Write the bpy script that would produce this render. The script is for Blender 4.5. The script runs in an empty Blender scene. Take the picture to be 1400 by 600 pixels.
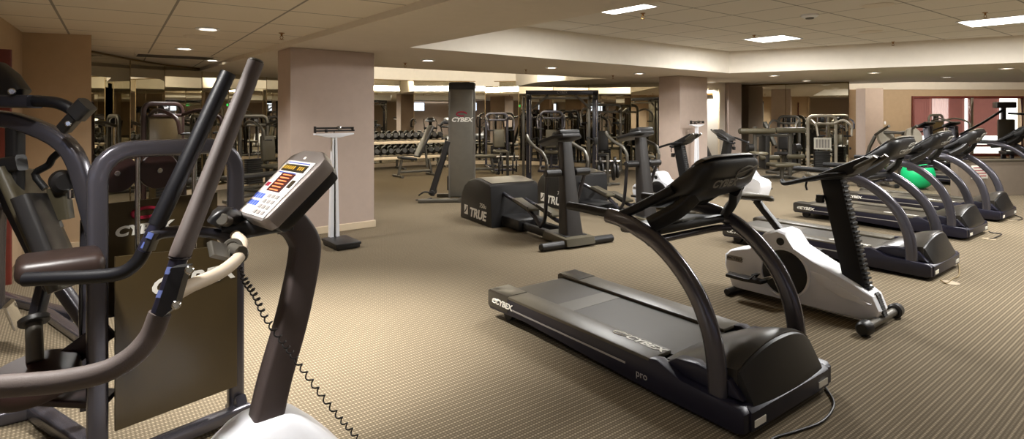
import bpy, bmesh, math, random
from mathutils import Vector, Matrix
from mathutils.geometry import tessellate_polygon
random.seed(7)
PI = math.pi
S = bpy.context.scene
COL = S.collection
R = math.radians
# ------------------------------------------------------------------ camera
FOC, CX, HY, EYE = 778.0, 700.0, 155.0, 1.5
cam = bpy.data.cameras.new('camera'); co = bpy.data.objects.new('camera', cam); COL.objects.link(co)
co.location = (0, 0, EYE); co.rotation_euler = (PI/2, 0, 0)
cam.sensor_width = 36; cam.lens = FOC/1400*36; cam.shift_y = -(300-HY)/1400; cam.clip_start = .05; cam.clip_end = 200
S.camera = co
S.view_settings.view_transform = 'Standard'; S.view_settings.look = 'None'
S.view_settings.gamma = 1; S.view_settings.exposure = 0.5
try: S.view_settings.use_curve_mapping = False
except Exception: pass
S.cycles.use_denoising = True
S.cycles.max_bounces = 8; S.cycles.diffuse_bounces = 4; S.cycles.glossy_bounces = 4; S.cycles.transmission_bounces = 4
S.cycles.sample_clamp_indirect = 6; S.cycles.caustics_reflective = False; S.cycles.caustics_refractive = False

def P(x, y, D):            # photo point at a depth -> world point
    return Vector(((x-CX)/FOC*D, D, EYE-(y-HY)/FOC*D))
def G(x, y, z=0.0):        # photo point on a level -> world point
    D = (EYE-z)*FOC/(y-HY); return Vector(((x-CX)/FOC*D, D, z))

# ------------------------------------------------------------------ materials
def lin(c): return tuple(((v/255+.055)/1.055)**2.4 if v > 10 else v/255/12.92 for v in c)
MATS = {}
def mat(name, c, rough=.5, metal=0.0, bump=0.0, bscale=200, emit=0, spec=.5, var=0.06, coat=0, trans=0):
    m = bpy.data.materials.new(name); m.use_nodes = True; nt = m.node_tree; b = nt.nodes['Principled BSDF']
    col = (*lin(c), 1)
    tc = nt.nodes.new('ShaderNodeTexCoord')
    n = nt.nodes.new('ShaderNodeTexNoise'); n.inputs['Scale'].default_value = 9; n.inputs['Detail'].default_value = 3
    nt.links.new(tc.outputs['Object'], n.inputs['Vector'])
    r = nt.nodes.new('ShaderNodeValToRGB')
    r.color_ramp.elements[0].position = .3; r.color_ramp.elements[1].position = .7
    r.color_ramp.elements[0].color = tuple(v*(1-var) for v in col[:3])+(1,)
    r.color_ramp.elements[1].color = tuple(min(1, v*(1+var)) for v in col[:3])+(1,)
    nt.links.new(n.outputs['Fac'], r.inputs['Fac']); nt.links.new(r.outputs['Color'], b.inputs['Base Color'])
    b.inputs['Roughness'].default_value = rough; b.inputs['Metallic'].default_value = metal
    b.inputs['Specular IOR Level'].default_value = spec
    if coat: b.inputs['Coat Weight'].default_value = coat; b.inputs['Coat Roughness'].default_value = .15
    if trans: b.inputs['Transmission Weight'].default_value = trans
    if bump:
        n2 = nt.nodes.new('ShaderNodeTexNoise'); n2.inputs['Scale'].default_value = bscale
        nt.links.new(tc.outputs['Object'], n2.inputs['Vector'])
        bp = nt.nodes.new('ShaderNodeBump'); bp.inputs['Strength'].default_value = bump; bp.inputs['Distance'].default_value = .002
        nt.links.new(n2.outputs['Fac'], bp.inputs['Height']); nt.links.new(bp.outputs['Normal'], b.inputs['Normal'])
    if emit:
        b.inputs['Emission Color'].default_value = col; b.inputs['Emission Strength'].default_value = emit
    MATS[name] = m
    return m
mat('wall_taupe', (186,168,156), .85, bump=.15, bscale=90, var=.03)
mat('wall_tan', (190,166,136), .85, bump=.15, bscale=90, var=.03)
mat('white_paint', (232,224,210), .7, var=.02)
mat('soffit_paint', (222,212,198), .85, var=.02)
mat('trim_cream', (214,196,168), .5, var=.03)
mat('mirror', (226,222,208), .012, 1.0, var=.0)
mat('mirror_edge', (120,96,52), .35, .4)
mat('slate_metal', (82,80,87), .26, .55, coat=.35, var=.04)
mat('slate_dark', (48,47,54), .3, .4, coat=.3, var=.05)
mat('grey_metal', (120,116,108), .33, .6, var=.05)
mat('column_grey', (112,108,98), .38, .5, var=.05)
mat('grip_grey', (90,80,76), .55, bump=.25, bscale=260)
mat('grip_black', (14,14,18), .4, bump=.2, bscale=260, spec=.4)
mat('black_plastic', (26,25,25), .4, bump=.12, bscale=400, spec=.5)
mat('black_soft', (18,17,18), .55, spec=.4)
mat('hood_plastic', (54,50,44), .3, bump=.05, bscale=300, spec=.6)
mat('navy_steel', (30,29,43), .35, .2, spec=.5)
mat('belt_rubber', (62,57,48), .5, bump=.1, bscale=600, spec=.35)
mat('deck_rail', (82,76,64), .42, spec=.5, bump=.15, bscale=500)
mat('olive_shield', (66,54,32), .3, spec=.5, coat=.15)
mat('burgundy', (44,26,23), .4)
mat('vinyl_black', (30,28,27), .42, bump=.1, bscale=150)
mat('vinyl_olive', (74,68,52), .45, bump=.1, bscale=150)
mat('vinyl_white', (214,206,190), .5, bump=.1, bscale=150)
mat('chrome', (205,205,205), .15, 1.0)
mat('white_plastic', (240,242,248), .35, spec=.5, var=.02)
mat('silver_plastic', (150,142,138), .38, .5, bump=.3, bscale=900)
mat('column_speckle', (74,64,62), .5, .1, bump=.35, bscale=700)
mat('beige_tube', (206,190,168), .45, var=.05)
mat('print_white', (235,232,222), .6, var=.0)
mat('print_grey', (150,145,140), .6, var=.0)
mat('print_blue', (60,90,190), .6, var=.0)
mat('print_red', (150,20,50), .5, var=.0)
mat('label_paper', (224,220,206), .7, var=.03)
mat('console_face', (225,222,218), .4, var=.02)
mat('display_dark', (50,42,26), .3)
mat('led_panel', (70,26,22), .35)
mat('led_orange', (240,130,80), .5, emit=.45)
mat('led_amber', (190,150,50), .5, emit=.25)
mat('ball_green', (20,196,120), .38, var=.03)
mat('iron', (34,32,30), .45, .3, bump=.2, bscale=120)
mat('iron_grey', (92,88,80), .4, .5)
mat('disc_grey', (168,160,144), .4, .3)
mat('cord_black', (22,18,18), .5)
mat('cord_tan', (120,100,60), .5)
mat('red_curtain', (160,104,98), .8, var=.15, bump=.1)
mat('red_wood', (104,40,30), .45, var=.12)
mat('pink_blind', (226,190,190), .8)
mat('half_wall', (124,112,98), .7, var=.04)
mat('lamp_lens', (255,240,214), .5, emit=9)
mat('troffer_lens', (255,250,240), .5, emit=7)
mat('tv_screen', (205,220,255), .3, emit=2.2)
mat('decal_blue', (70,84,140), .5)
mat('vinyl_brown', (46,34,30), .42, bump=.1, bscale=150)
mat('outlet_tan', (150,134,108), .5)
mat('column_dark', (44,41,39), .36, .1, coat=.2)
mat('logo_grey', (128,124,114), .5)
mat('exit_green', (30,240,110), .4, emit=2.5)
mat('brass', (150,110,60), .35, .8)
mat('ext_ground', (200,196,188), .9)

def carpet():
    m = bpy.data.materials.new('carpet'); m.use_nodes = True; nt = m.node_tree; N = nt.nodes; L = nt.links; b = N['Principled BSDF']
    tc = N.new('ShaderNodeTexCoord'); mp = N.new('ShaderNodeMapping'); mp.inputs['Rotation'].default_value[2] = R(-38)
    L.new(tc.outputs['Object'], mp.inputs['Vector'])
    sp = N.new('ShaderNodeSeparateXYZ'); L.new(mp.outputs['Vector'], sp.inputs['Vector'])
    def mth(op, a, bb=None):
        n = N.new('ShaderNodeMath'); n.operation = op
        for i, v in enumerate((a, bb)):
            if v is None: continue
            if isinstance(v, (int, float)): n.inputs[i].default_value = v
            else: L.new(v, n.inputs[i])
        return n.outputs[0]
    rowv = mth('POWER', mth('MAXIMUM', mth('SINE', mth('MULTIPLY', sp.outputs['Y'], 2*PI/.036)), 0.0), 2.0)
    rowb = mth('MULTIPLY', mth('POWER', mth('MAXIMUM', mth('SINE', mth('MULTIPLY', sp.outputs['Y'], -2*PI/.036)), 0.0), 2.0), .45)
    dot = mth('ADD', mth('MULTIPLY', mth('SINE', mth('MULTIPLY', sp.outputs['X'], 2*PI/.017)), .42), .58)
    nz = N.new('ShaderNodeTexNoise'); nz.inputs['Scale'].default_value = 320; nz.inputs['Detail'].default_value = 2; L.new(tc.outputs['Object'], nz.inputs['Vector'])
    v = mth('ADD', mth('MULTIPLY', mth('ADD', rowv, rowb), dot), mth('MULTIPLY', mth('SUBTRACT', nz.outputs['Fac'], .5), .5))
    r = N.new('ShaderNodeValToRGB'); e = r.color_ramp.elements
    e[0].position = .0; e[0].color = (*lin((88,78,62)), 1); e[1].position = .9; e[1].color = (*lin((156,142,119)), 1)
    L.new(v, r.inputs['Fac'])
    n3 = N.new('ShaderNodeTexNoise'); n3.inputs['Scale'].default_value = .9; n3.inputs['Detail'].default_value = 5; L.new(tc.outputs['Object'], n3.inputs['Vector'])
    hs = N.new('ShaderNodeHueSaturation'); L.new(r.outputs['Color'], hs.inputs['Color'])
    L.new(mth('ADD', mth('MULTIPLY', n3.outputs['Fac'], .26), .87), hs.inputs['Value'])
    L.new(hs.outputs['Color'], b.inputs['Base Color']); b.inputs['Roughness'].default_value = .95; b.inputs['Specular IOR Level'].default_value = .15
    bp = N.new('ShaderNodeBump'); bp.inputs['Strength'].default_value = .35; bp.inputs['Distance'].default_value = .003
    L.new(v, bp.inputs['Height']); L.new(bp.outputs['Normal'], b.inputs['Normal'])
    return m
MATS['carpet'] = carpet()

def tiles(name, c, rot, size, off=(0, 0)):
    m = bpy.data.materials.new(name); m.use_nodes = True; nt = m.node_tree; N = nt.nodes; L = nt.links; b = N['Principled BSDF']
    tc = N.new('ShaderNodeTexCoord'); mp = N.new('ShaderNodeMapping'); mp.vector_type = 'TEXTURE'
    mp.inputs['Rotation'].default_value[2] = R(rot); mp.inputs['Location'].default_value = (off[0], off[1], 0)
    L.new(tc.outputs['Object'], mp.inputs['Vector'])
    br = N.new('ShaderNodeTexBrick'); br.offset = 0; br.inputs['Scale'].default_value = 1
    br.inputs['Brick Width'].default_value = size; br.inputs['Row Height'].default_value = size
    br.inputs['Mortar Size'].default_value = .011; br.inputs['Mortar Smooth'].default_value = .2
    br.inputs['Color1'].default_value = (*lin(c), 1); br.inputs['Color2'].default_value = (*[v*.97 for v in lin(c)], 1)
    br.inputs['Mortar'].default_value = (*[v*.38 for v in lin(c)], 1)
    L.new(mp.outputs['Vector'], br.inputs['Vector'])
    nz = N.new('ShaderNodeTexNoise'); nz.inputs['Scale'].default_value = 90; L.new(tc.outputs['Object'], nz.inputs['Vector'])
    bp = N.new('ShaderNodeBump'); bp.inputs['Strength'].default_value = .15; bp.inputs['Distance'].default_value = .004
    L.new(nz.outputs['Fac'], bp.inputs['Height']); L.new(bp.outputs['Normal'], b.inputs['Normal'])
    L.new(br.outputs['Color'], b.inputs['Base Color']); b.inputs['Roughness'].default_value = .9
    MATS[name] = m
tiles('tile_left', (232,222,206), 35, .8, (-2.53, 4.32))
tiles('tile_coffer', (226,220,210), 37, .8, (1.0, 6.8))

def glass():
    m = bpy.data.materials.new('window_glass'); m.use_nodes = True; nt = m.node_tree; o_ = nt.nodes['Material Output']
    tr = nt.nodes.new('ShaderNodeBsdfTransparent'); gl = nt.nodes.new('ShaderNodeBsdfGlossy'); gl.inputs['Roughness'].default_value = .02
    tr.inputs['Color'].default_value = (.94,.96,.95,1); mx = nt.nodes.new('ShaderNodeMixShader'); mx.inputs[0].default_value = .07
    nt.links.new(tr.outputs[0], mx.inputs[1]); nt.links.new(gl.outputs[0], mx.inputs[2]); nt.links.new(mx.outputs[0], o_.inputs['Surface'])
    MATS['window_glass'] = m
glass()
for nm in ('red_curtain', 'pink_blind'):
    nt = MATS[nm].node_tree; b_ = nt.nodes['Principled BSDF']; o_ = nt.nodes['Material Output']
    tr = nt.nodes.new('ShaderNodeBsdfTranslucent'); mx = nt.nodes.new('ShaderNodeMixShader'); mx.inputs[0].default_value = .55
    tr.inputs['Color'].default_value = (*lin((206,148,140) if nm == 'red_curtain' else (240,212,210)), 1)
    nt.links.new(b_.outputs[0], mx.inputs[1]); nt.links.new(tr.outputs[0], mx.inputs[2]); nt.links.new(mx.outputs[0], o_.inputs['Surface'])

# ------------------------------------------------------------------ mesh builder
def crom(pts, n):
    if n <= 1 or len(pts) < 3: return [Vector(p) for p in pts]
    p = [Vector(q) for q in pts]; out = []
    for i in range(len(p)-1):
        p0 = p[i-1] if i else p[0]*2-p[1]; p1, p2 = p[i], p[i+1]; p3 = p[i+2] if i+2 < len(p) else p2*2-p1
        for k in range(n):
            t = k/n
            out.append(.5*((2*p1)+(p2-p0)*t+(2*p0-5*p1+4*p2-p3)*t*t+(3*p1-p0-3*p2+p3)*t**3))
    out.append(p[-1]); return out
def rrect(w, h, r=None, n=3):
    r = min(w, h)*.25 if r is None else min(r, min(w, h)*.499); o = []
    for cx, cy, a in ((w/2-r, h/2-r, 0), (-w/2+r, h/2-r, 90), (-w/2+r, -h/2+r, 180), (w/2-r, -h/2+r, 270)):
        for k in range(n+1):
            t = R(a+90*k/n); o.append((cx+r*math.cos(t), cy+r*math.sin(t)))
    return o
class MB:
    def __init__(s): s.bm = bmesh.new()
    def _add(s, bm2, M=None):
        if M is not None: bmesh.ops.transform(bm2, matrix=M, verts=bm2.verts)
        me = bpy.data.meshes.new('t'); bm2.to_mesh(me); bm2.free(); s.bm.from_mesh(me); bpy.data.meshes.remove(me); return s
    def box(s, c, size, rot=None, bev=.006, seg=2):
        b = bmesh.new(); bmesh.ops.create_cube(b, size=1); bmesh.ops.scale(b, vec=size, verts=b.verts)
        if bev: bmesh.ops.bevel(b, geom=b.edges[:], offset=min(bev, min(size)*.45), segments=seg, affect='EDGES', profile=.5)
        M = Matrix.Translation(c)
        if rot is not None: M = M @ (rot if isinstance(rot, Matrix) else eul(rot))
        return s._add(b, M)
    def prism(s, prof, axis, a, b_, bev=.006, seg=2):
        """profile in the plane square to axis: 'y' -> (x,z), 'x' -> (y,z), 'z' -> (x,y)"""
        b = bmesh.new()
        def v(p, t): return {'y': (p[0], t, p[1]), 'x': (t, p[0], p[1]), 'z': (p[0], p[1], t)}[axis]
        lo = [b.verts.new(v(p, a)) for p in prof]; hi = [b.verts.new(v(p, b_)) for p in prof]
        n = len(prof); f1 = b.faces.new(lo); f2 = b.faces.new(hi[::-1])
        for i in range(n): b.faces.new((lo[i], hi[i], hi[(i+1) % n], lo[(i+1) % n]))
        bmesh.ops.recalc_face_normals(b, faces=b.faces)
        if bev:
            ed = list(set(list(f1.edges)+list(f2.edges))); bmesh.ops.bevel(b, geom=ed, offset=bev, segments=seg, affect='EDGES', profile=.5)
        return s._add(b)
    def loft(s, rings, caps=True):
        b = bmesh.new(); vs = [[b.verts.new(p) for p in r] for r in rings]; n = len(rings[0])
        for i in range(len(vs)-1):
            for k in range(n): b.faces.new((vs[i][k], vs[i][(k+1) % n], vs[i+1][(k+1) % n], vs[i+1][k]))
        if caps: b.faces.new(vs[0][::-1]); b.faces.new(vs[-1])
        bmesh.ops.recalc_face_normals(b, faces=b.faces); return s._add(b)
    def sweep(s, pts, sec, up=(0, 0, 1), n=1, sc=None, caps=True):
        p = crom(pts, n); up = Vector(up).normalized(); rings = []; m = len(p)
        prev = None
        for i in range(m):
            t = (p[min(i+1, m-1)]-p[max(i-1, 0)]).normalized()
            sd = t.cross(up)
            if sd.length < .15 and prev is not None: sd = prev-t*prev.dot(t)
            elif sd.length < 1e-4: sd = t.cross(Vector((1, 0, 0)))
            sd.normalize()
            if prev is not None and sd.dot(prev) < 0: sd = -sd
            prev = sd; u = sd.cross(t)
            k = 1 if sc is None else (sc[0]+(sc[-1]-sc[0])*i/(m-1) if len(sc) == 2 else sc[i])
            rings.append([p[i]+sd*(a*k)+u*(b*k) for a, b in sec])
        return s.loft(rings, caps)
    def tube(s, pts, r, n=6, seg=10, sc=None):
        return s.sweep(pts, [(r*math.cos(2*PI*k/seg), r*math.sin(2*PI*k/seg)) for k in range(seg)], n=n, sc=sc)
    def bar(s, pts, w, h, up=(0, 0, 1), n=1, r=None, sc=None): return s.sweep(pts, rrect(w, h, r), up, n, sc)
    def cyl(s, a, b, r, r2=None, seg=20, bev=.004):
        a, b = Vector(a), Vector(b); d = b-a; L = d.length; bb = bmesh.new(); r2 = r if r2 is None else r2
        e = min(bev, L*.3, r*.3)
        prof = [(r-e, 0), (r, e), (r2, L-e), (r2-e, L)]
        rings = [[(x*math.cos(2*PI*k/seg), x*math.sin(2*PI*k/seg), z) for k in range(seg)] for x, z in prof]
        q = d.to_track_quat('Z', 'Y').to_matrix().to_4x4(); M = Matrix.Translation(a) @ q
        return s.loft([[M @ Vector(v) for v in rg] for rg in rings])
    def lathe(s, prof, M=None, seg=28):
        M = M or Matrix()
        return s.loft([[M @ Vector((x*math.cos(2*PI*k/seg), x*math.sin(2*PI*k/seg), z)) for k in range(seg)] for x, z in prof])
    def sphere(s, c, r, sc=(1, 1, 1), seg=24):
        b = bmesh.new(); bmesh.ops.create_uvsphere(b, u_segments=seg, v_segments=seg//2, radius=r)
        bmesh.ops.scale(b, vec=sc, verts=b.verts); return s._add(b, Matrix.Translation(c))
    def torus(s, c, rx, ry, r, X=(1, 0, 0), Y=(0, 1, 0), a0=0, a1=360, n=28, seg=6):
        X, Y, c = Vector(X), Vector(Y), Vector(c); pts = [c+X*rx*math.cos(R(a0+(a1-a0)*k/n))+Y*ry*math.sin(R(a0+(a1-a0)*k/n)) for k in range(n+1)]
        return s.sweep(pts, [(r*math.cos(2*PI*k/seg), r*math.sin(2*PI*k/seg)) for k in range(seg)], up=X.cross(Y), caps=abs(a1-a0) < 359)
    def poly(s, pts, z=None):
        b = bmesh.new(); b.faces.new([b.verts.new(p if z is None else (p[0], p[1], z)) for p in pts]); return s._add(b)
    def build(s, name, m, parent=None, world=False, smooth=40):
        me = bpy.data.meshes.new(name)
        bmesh.ops.recalc_face_normals(s.bm, faces=s.bm.faces) if False else None
        if world and parent is not None: bmesh.ops.transform(s.bm, matrix=wm(parent).inverted(), verts=s.bm.verts)
        s.bm.to_mesh(me); s.bm.free(); me.materials.append(MATS[m])
        if smooth:
            for p in me.polygons: p.use_smooth = True
            me.set_sharp_from_angle(angle=R(smooth))
        o = bpy.data.objects.new(name, me); COL.objects.link(o)
        if parent is not None: o.parent = parent
        return o
def eul(r): return (Matrix.Rotation(r[2], 4, 'Z') @ Matrix.Rotation(r[1], 4, 'Y') @ Matrix.Rotation(r[0], 4, 'X'))
def wm(o):
    M = Matrix.Translation(o.location) @ o.rotation_euler.to_matrix().to_4x4()
    return wm(o.parent) @ M if o.parent else M
def thing(name, label, cat, loc=(0, 0, 0), rz=0, group=None):
    o = bpy.data.objects.new(name, None); o.empty_display_size = .1; COL.objects.link(o); o.location = loc; o.rotation_euler = (0, 0, rz)
    tag(o, label, cat, group); return o
def tag(o, label, cat, group=None):
    o['label'] = label; o['category'] = cat
    if group: o['group'] = group
    return o
def struct(o, label=None):
    o['kind'] = 'structure'
    if label: o['label'] = label
    return o
def dup(root, label, loc, rz, group=None):
    r = root.copy(); COL.objects.link(r); r.location = loc; r.rotation_euler = (0, 0, rz); r['label'] = label
    if group: r['group'] = group
    for ch in list(root.children):
        if ch.get('once'): continue
        c = ch.copy(); COL.objects.link(c); c.parent = r
        for g in ch.children:
            if g.get('once'): continue
            d = g.copy(); COL.objects.link(d); d.parent = c
    return r
def text(name, s, size, m, parent, o, X, Y, shear=0.0, ext=.001, sx=1.0, align='CENTER', bold=0.0):
    cu = bpy.data.curves.new(name, 'FONT'); cu.body = s; cu.size = size; cu.extrude = ext; cu.align_x = align; cu.align_y = 'CENTER'; cu.shear = shear; cu.offset = bold
    cu.resolution_u = 3
    t = bpy.data.objects.new(name+'_t', cu); COL.objects.link(t)
    dg = bpy.context.evaluated_depsgraph_get(); dg.update()
    me = bpy.data.meshes.new_from_object(t.evaluated_get(dg)); bpy.data.objects.remove(t); bpy.data.curves.remove(cu)
    X, Y = Vector(X).normalized(), Vector(Y).normalized(); Z = X.cross(Y).normalized(); Y = Z.cross(X)
    M = Matrix(((X.x*sx, Y.x, Z.x, o[0]), (X.y*sx, Y.y, Z.y, o[1]), (X.z*sx, Y.z, Z.z, o[2]), (0, 0, 0, 1)))
    me.transform(M); me.materials.clear(); me.materials.append(MATS[m]); me.name = name
    ob = bpy.data.objects.new(name, me); COL.objects.link(ob); ob.parent = parent; return ob
# ------------------------------------------------------------------ ROOM
def wall(name, pts, z0, z1, m, thick=.12, back=None, label=None):
    """vertical wall along a plan polyline, thickness towards 'back' side (left of travel)"""
    mb = MB(); n = len(pts); off = []
    for i in range(n):
        d = (Vector(pts[min(i+1, n-1)])-Vector(pts[max(i-1, 0)])).normalized(); off.append(Vector((-d.y, d.x))*thick)
    for i in range(n-1):
        a, b = Vector(pts[i]), Vector(pts[i+1]); a2, b2 = a+off[i], b+off[i+1]
        mb.prism([a, b, b2, a2], 'z', z0, z1, bev=0)
    return struct(mb.build(name, m, smooth=0), label)
ZS, ZT, ZC, ZR = 2.30, 2.36, 2.73, 2.95
mirrL = [(-5.74,7.7),(-5.96,8.85),(-6.06,9.9),(-5.9,10.8),(-5.69,11.4),(-5.45,12.6),(-5.0,13.9)]
mirrB = [(-5.0,13.9),(-3.92,15.75),(-2.85,16.5),(-1.85,16.8),(-.8,16.95),(.2,16.85),(1.2,16.4),(2.15,15.9),(3.18,15.2),(4.3,14.6)]
mb = MB(); mb.poly([(-8,-5),(19,-5),(19,20),(-8,20)], 0)
struct(mb.build('floor', 'carpet', smooth=0), 'brown woven carpet with rows of small tan dots')
# ceilings
L1a, L1b = Vector((-5.95,10.8)), Vector((3.6,-.94))
L1dir = Vector((.631,-.776))
L1n, L1f = Vector((-2.66,6.76))+L1dir*14, Vector((-2.66,6.76))-L1dir*5.4
cof = [(-1.24,6.9),(4.31,11.3),(8.04,8.94),(12.5,6.1),(7.0,.5),(4.0,.45)]
recB = [(-3.09,9.25),(2.17,13.0),(.65,14.55),(0.1,16.9),(-1.85,16.85),(-2.85,16.55),(-3.92,15.8),(-4.55,13.6)]
recR = [(9.1,15.4),(10.1,14.5),(14.3,14.7),(17.6,19.04),(11.2,19.04)]
outer = [(L1n.x,L1n.y),(19,-4.3),(19,20),(-8,20),(-8,13.5),(L1f.x,L1f.y)]
def ceil_mesh(name, outer, holes, z, m):
    loops = [[Vector((p[0], p[1], 0)) for p in l] for l in [outer]+holes]
    tri = tessellate_polygon(loops); flat = [p for l in loops for p in l]; mb = MB()
    b = bmesh.new(); vs = [b.verts.new((p.x, p.y, z)) for p in flat]
    for t in tri:
        try: b.faces.new([vs[i] for i in t])
        except ValueError: pass
    mb._add(b); return mb.build(name, m, smooth=0)
struct(ceil_mesh('ceiling', outer, [cof, recB, recR], ZS, 'soffit_paint'), 'smooth taupe plaster soffit')
struct(ceil_mesh('ceiling_tiled', [(L1n.x,L1n.y),(L1f.x,L1f.y),(-8,13.5),(-8,-5),(L1n.x,-5)], [], ZT, 'tile_left'), 'acoustic tile ceiling on the left')
struct(ceil_mesh('ceiling_coffer', [(p[0]*1.0, p[1]) for p in cof], [], ZC, 'tile_coffer'), 'raised acoustic tile ceiling inside the coffer')
struct(ceil_mesh('ceiling_cove', recB, [], ZR, 'white_paint')); struct(ceil_mesh('ceiling_cove_right', recR, [], ZR, 'white_paint'))
def riser(name, pts, z0, z1, m, closed=True):
    mb = MB(); n = len(pts)
    for i in range(n if closed else n-1):
        a, b = pts[i], pts[(i+1) % n]; mb.poly([(a[0],a[1],z0),(b[0],b[1],z0),(b[0],b[1],z1),(a[0],a[1],z1)])
    return struct(mb.build(name, m, smooth=0))
riser('trim_coffer', cof, ZS, ZC, 'white_paint'); riser('trim_cove', recB, ZS, ZR, 'white_paint'); riser('trim_cove_right', recR, ZS, ZR, 'white_paint')
riser('trim_soffit', [L1n, L1f], ZS, ZT, 'white_paint', False)
# walls
wall('wall_left', [(-4.2,4.5),(-4.53,5.03),(-5.19,6.03)], 0, ZT, 'wall_tan', label='tan wall at the far left edge')
wall('wall_left_return', [(-5.19,6.03),(-4.62,6.25),(-5.74,7.75)], 0, ZT, 'wall_tan', thick=.1, label='tan wall beside the left mirrors')
wall('wall_side', [(-7.0,-4.2),(-7.0,4.5),(-4.2,4.5)], 0, ZT+.05, 'wall_tan')
wall('wall_rear', [(18.0,-4.2),(-7.0,-4.2)], 0, ZC, 'wall_taupe')
wall('wall_right', [(18.0,19.3),(18.0,-4.2)], 0, ZR, 'wall_tan')
def off_in(pts, d):
    o = []
    for i in range(len(pts)):
        t = (Vector(pts[min(i+1, len(pts)-1)])-Vector(pts[max(i-1, 0)])).normalized(); o.append(Vector(pts[i])+Vector((t.y, -t.x))*d)
    return o
wall('wall_mirrored_left', mirrL, 0, ZT, 'wall_tan'); wall('wall_mirrored_back', mirrB, 0, ZR, 'white_paint')
def mirrors(label, pts, z0, z1, dist=.02):
    t = thing('wall_mirror', label, 'mirror', (*pts[0], 0))
    q = off_in(pts, dist); fr = MB()
    for i in range(len(q)-1):
        a, b = q[i], q[i+1]; d = (b-a).normalized(); n = Vector((-d.y, d.x)); g = .004
        a2, b2 = a+d*g, b-d*g
        m = MB(); m.prism([a2, b2, b2+n*.008, a2+n*.008], 'z', z0, z1, bev=0); m.build('mirror_panel', 'mirror', t, True, smooth=0)
        fr.box((b.x+n.x*.002, b.y+n.y*.002, (z0+z1)/2), (.012, .012, z1-z0), bev=0)
    q2 = off_in(pts, dist+.005)
    for i in range(len(q2)-1):
        a, b = q2[i], q2[i+1]
        fr.bar([(a.x,a.y,z0), (b.x,b.y,z0)], .03, .02); fr.bar([(a.x,a.y,z1-.012), (b.x,b.y,z1-.012)], .03, .024)
    fr.build('mirror_trim', 'mirror_edge', t, True); return t
mirrors('faceted run of tall wall mirrors behind the upright handles, left of the near pillar', mirrL, .1, ZT-.01)
mirrors('curved faceted run of wall mirrors behind the dumbbells and weight frame', mirrB, .1, 2.46)
mrR = [(6.3,16.1),(7.35,15.28),(8.5,14.37)]
wall('wall_mirrored_right', mrR, 0, ZS, 'wall_tan')
mirrors('flat run of wall mirrors behind the roller pad machine, right of the white door', mrR, .12, ZS-.01)
def base(name, pts, h=.1, d=.025):
    q = off_in(pts, d); mb = MB()
    for i in range(len(pts)-1): mb.prism([pts[i], pts[i+1], q[i+1], q[i]], 'z', 0, h, bev=0)
    return struct(mb.build(name, 'trim_cream', smooth=0))
base('baseboard_left', [(-5.19,6.03),(-4.62,6.25)]); base('baseboard_left_mirror', mirrL, .1, .04); base('baseboard_back', mirrB, .1, .05); base('baseboard_right', mrR, .12, .04)
def pillar(name, c, bw, aw, A, label, h=ZS):
    t = Vector((math.cos(R(A)), math.sin(R(A)))); n = Vector((-t.y, t.x)); c = Vector(c)
    q = [c, c+t*bw, c+t*bw+n*aw, c]; q[3] = c+n*aw
    mb = MB(); mb.prism(q, 'z', 0, h, bev=.012); o = struct(mb.build(name, 'wall_taupe', smooth=0), label)
    mb = MB(); e = .018; q2 = [c-t*e-n*e, c+t*(bw+e)-n*e, c+t*(bw+e)+n*(aw+e), c-t*e+n*(aw+e)]; mb.prism(q2, 'z', 0, .09, bev=.006)
    b = struct(mb.build(name.replace('pillar', 'baseboard'), 'trim_cream', smooth=0)); return o
pillar('pillar_near', (-2.67,6.86), 1.08, .5, 38.7, 'taupe square pillar behind the foreground scale')
pillar('pillar_far', (3.54,12.0), 1.03, .53, 39, 'taupe square pillar beyond the treadmill console')
mb = MB(); mb.prism([(5.63,14.8),(6.02,14.95),(6.32,15.65),(6.3,16.2),(5.45,16.0)], 'z', 0, ZS, bev=0); struct(mb.build('pillar_corner', 'wall_taupe', smooth=0), 'taupe pillar between white door and right mirrors')
wall('wall_door', [(4.3,14.62),(4.62,14.75),(5.6,14.95)], 0, ZS, 'white_paint', label='white wall between the two far pillars')
d = struct(MB().box((5.02,14.72,1.05), (.62,.05,2.1), bev=.004).build('door_1', 'white_paint'), 'white door between two taupe pillars')
MB().bar([(4.68,14.68,0),(4.68,14.68,2.13),(5.34,14.68,2.13),(5.34,14.68,0)], .04, .04, up=(0,1,0)).build('door_frame', 'trim_cream', d)
MB().box((5.0,14.66,2.0), (.34,.07,.06)).build('door_closer', 'brass', d)
MB().tube([(4.76,14.69,1.0),(4.76,14.63,1.0),(4.86,14.63,1.0)], .011, n=1).build('door_handle', 'chrome', d)
# far right wall with the curtained windows
YR = 19.1; xr = lambda x: (x-CX)/FOC*YR
zr = lambda y: EYE-(y-HY)/FOC*YR
mb = MB(); wx0, wx1, wz0, wz1 = xr(1247), xr(1397), .12, zr(133)
for x0, x1, z0, z1 in ((10.9, wx0, 0, ZR), (wx1, 18.2, 0, ZR), (wx0, wx1, wz1, ZR), (wx0, wx1, 0, wz0)):
    mb.box(((x0+x1)/2, YR+.08, (z0+z1)/2), (x1-x0, .16, z1-z0), bev=0)
struct(mb.build('wall_back_right', 'wall_tan', smooth=0), 'tan wall around the red curtained windows')
w = struct(MB().bar([(wx0,YR-.02,wz0),(wx0,YR-.02,wz1),(wx1,YR-.02,wz1),(wx1,YR-.02,wz0),(wx0,YR-.02,wz0)], .09, .1, up=(0,1,0)).build('window_1', 'red_wood'), 'wide red framed glazing on the far right wall')
xm = xr(1327); MB().box((xm, YR-.02, (wz0+wz1)/2), (.1,.1,wz1-wz0)).build('window_mullion', 'chrome', w)
MB().box(((wx0+wx1)/2, YR+.03, (wz0+wz1)/2), (wx1-wx0-.05, .012, wz1-wz0), bev=0).build('window_pane', 'window_glass', w)
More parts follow.
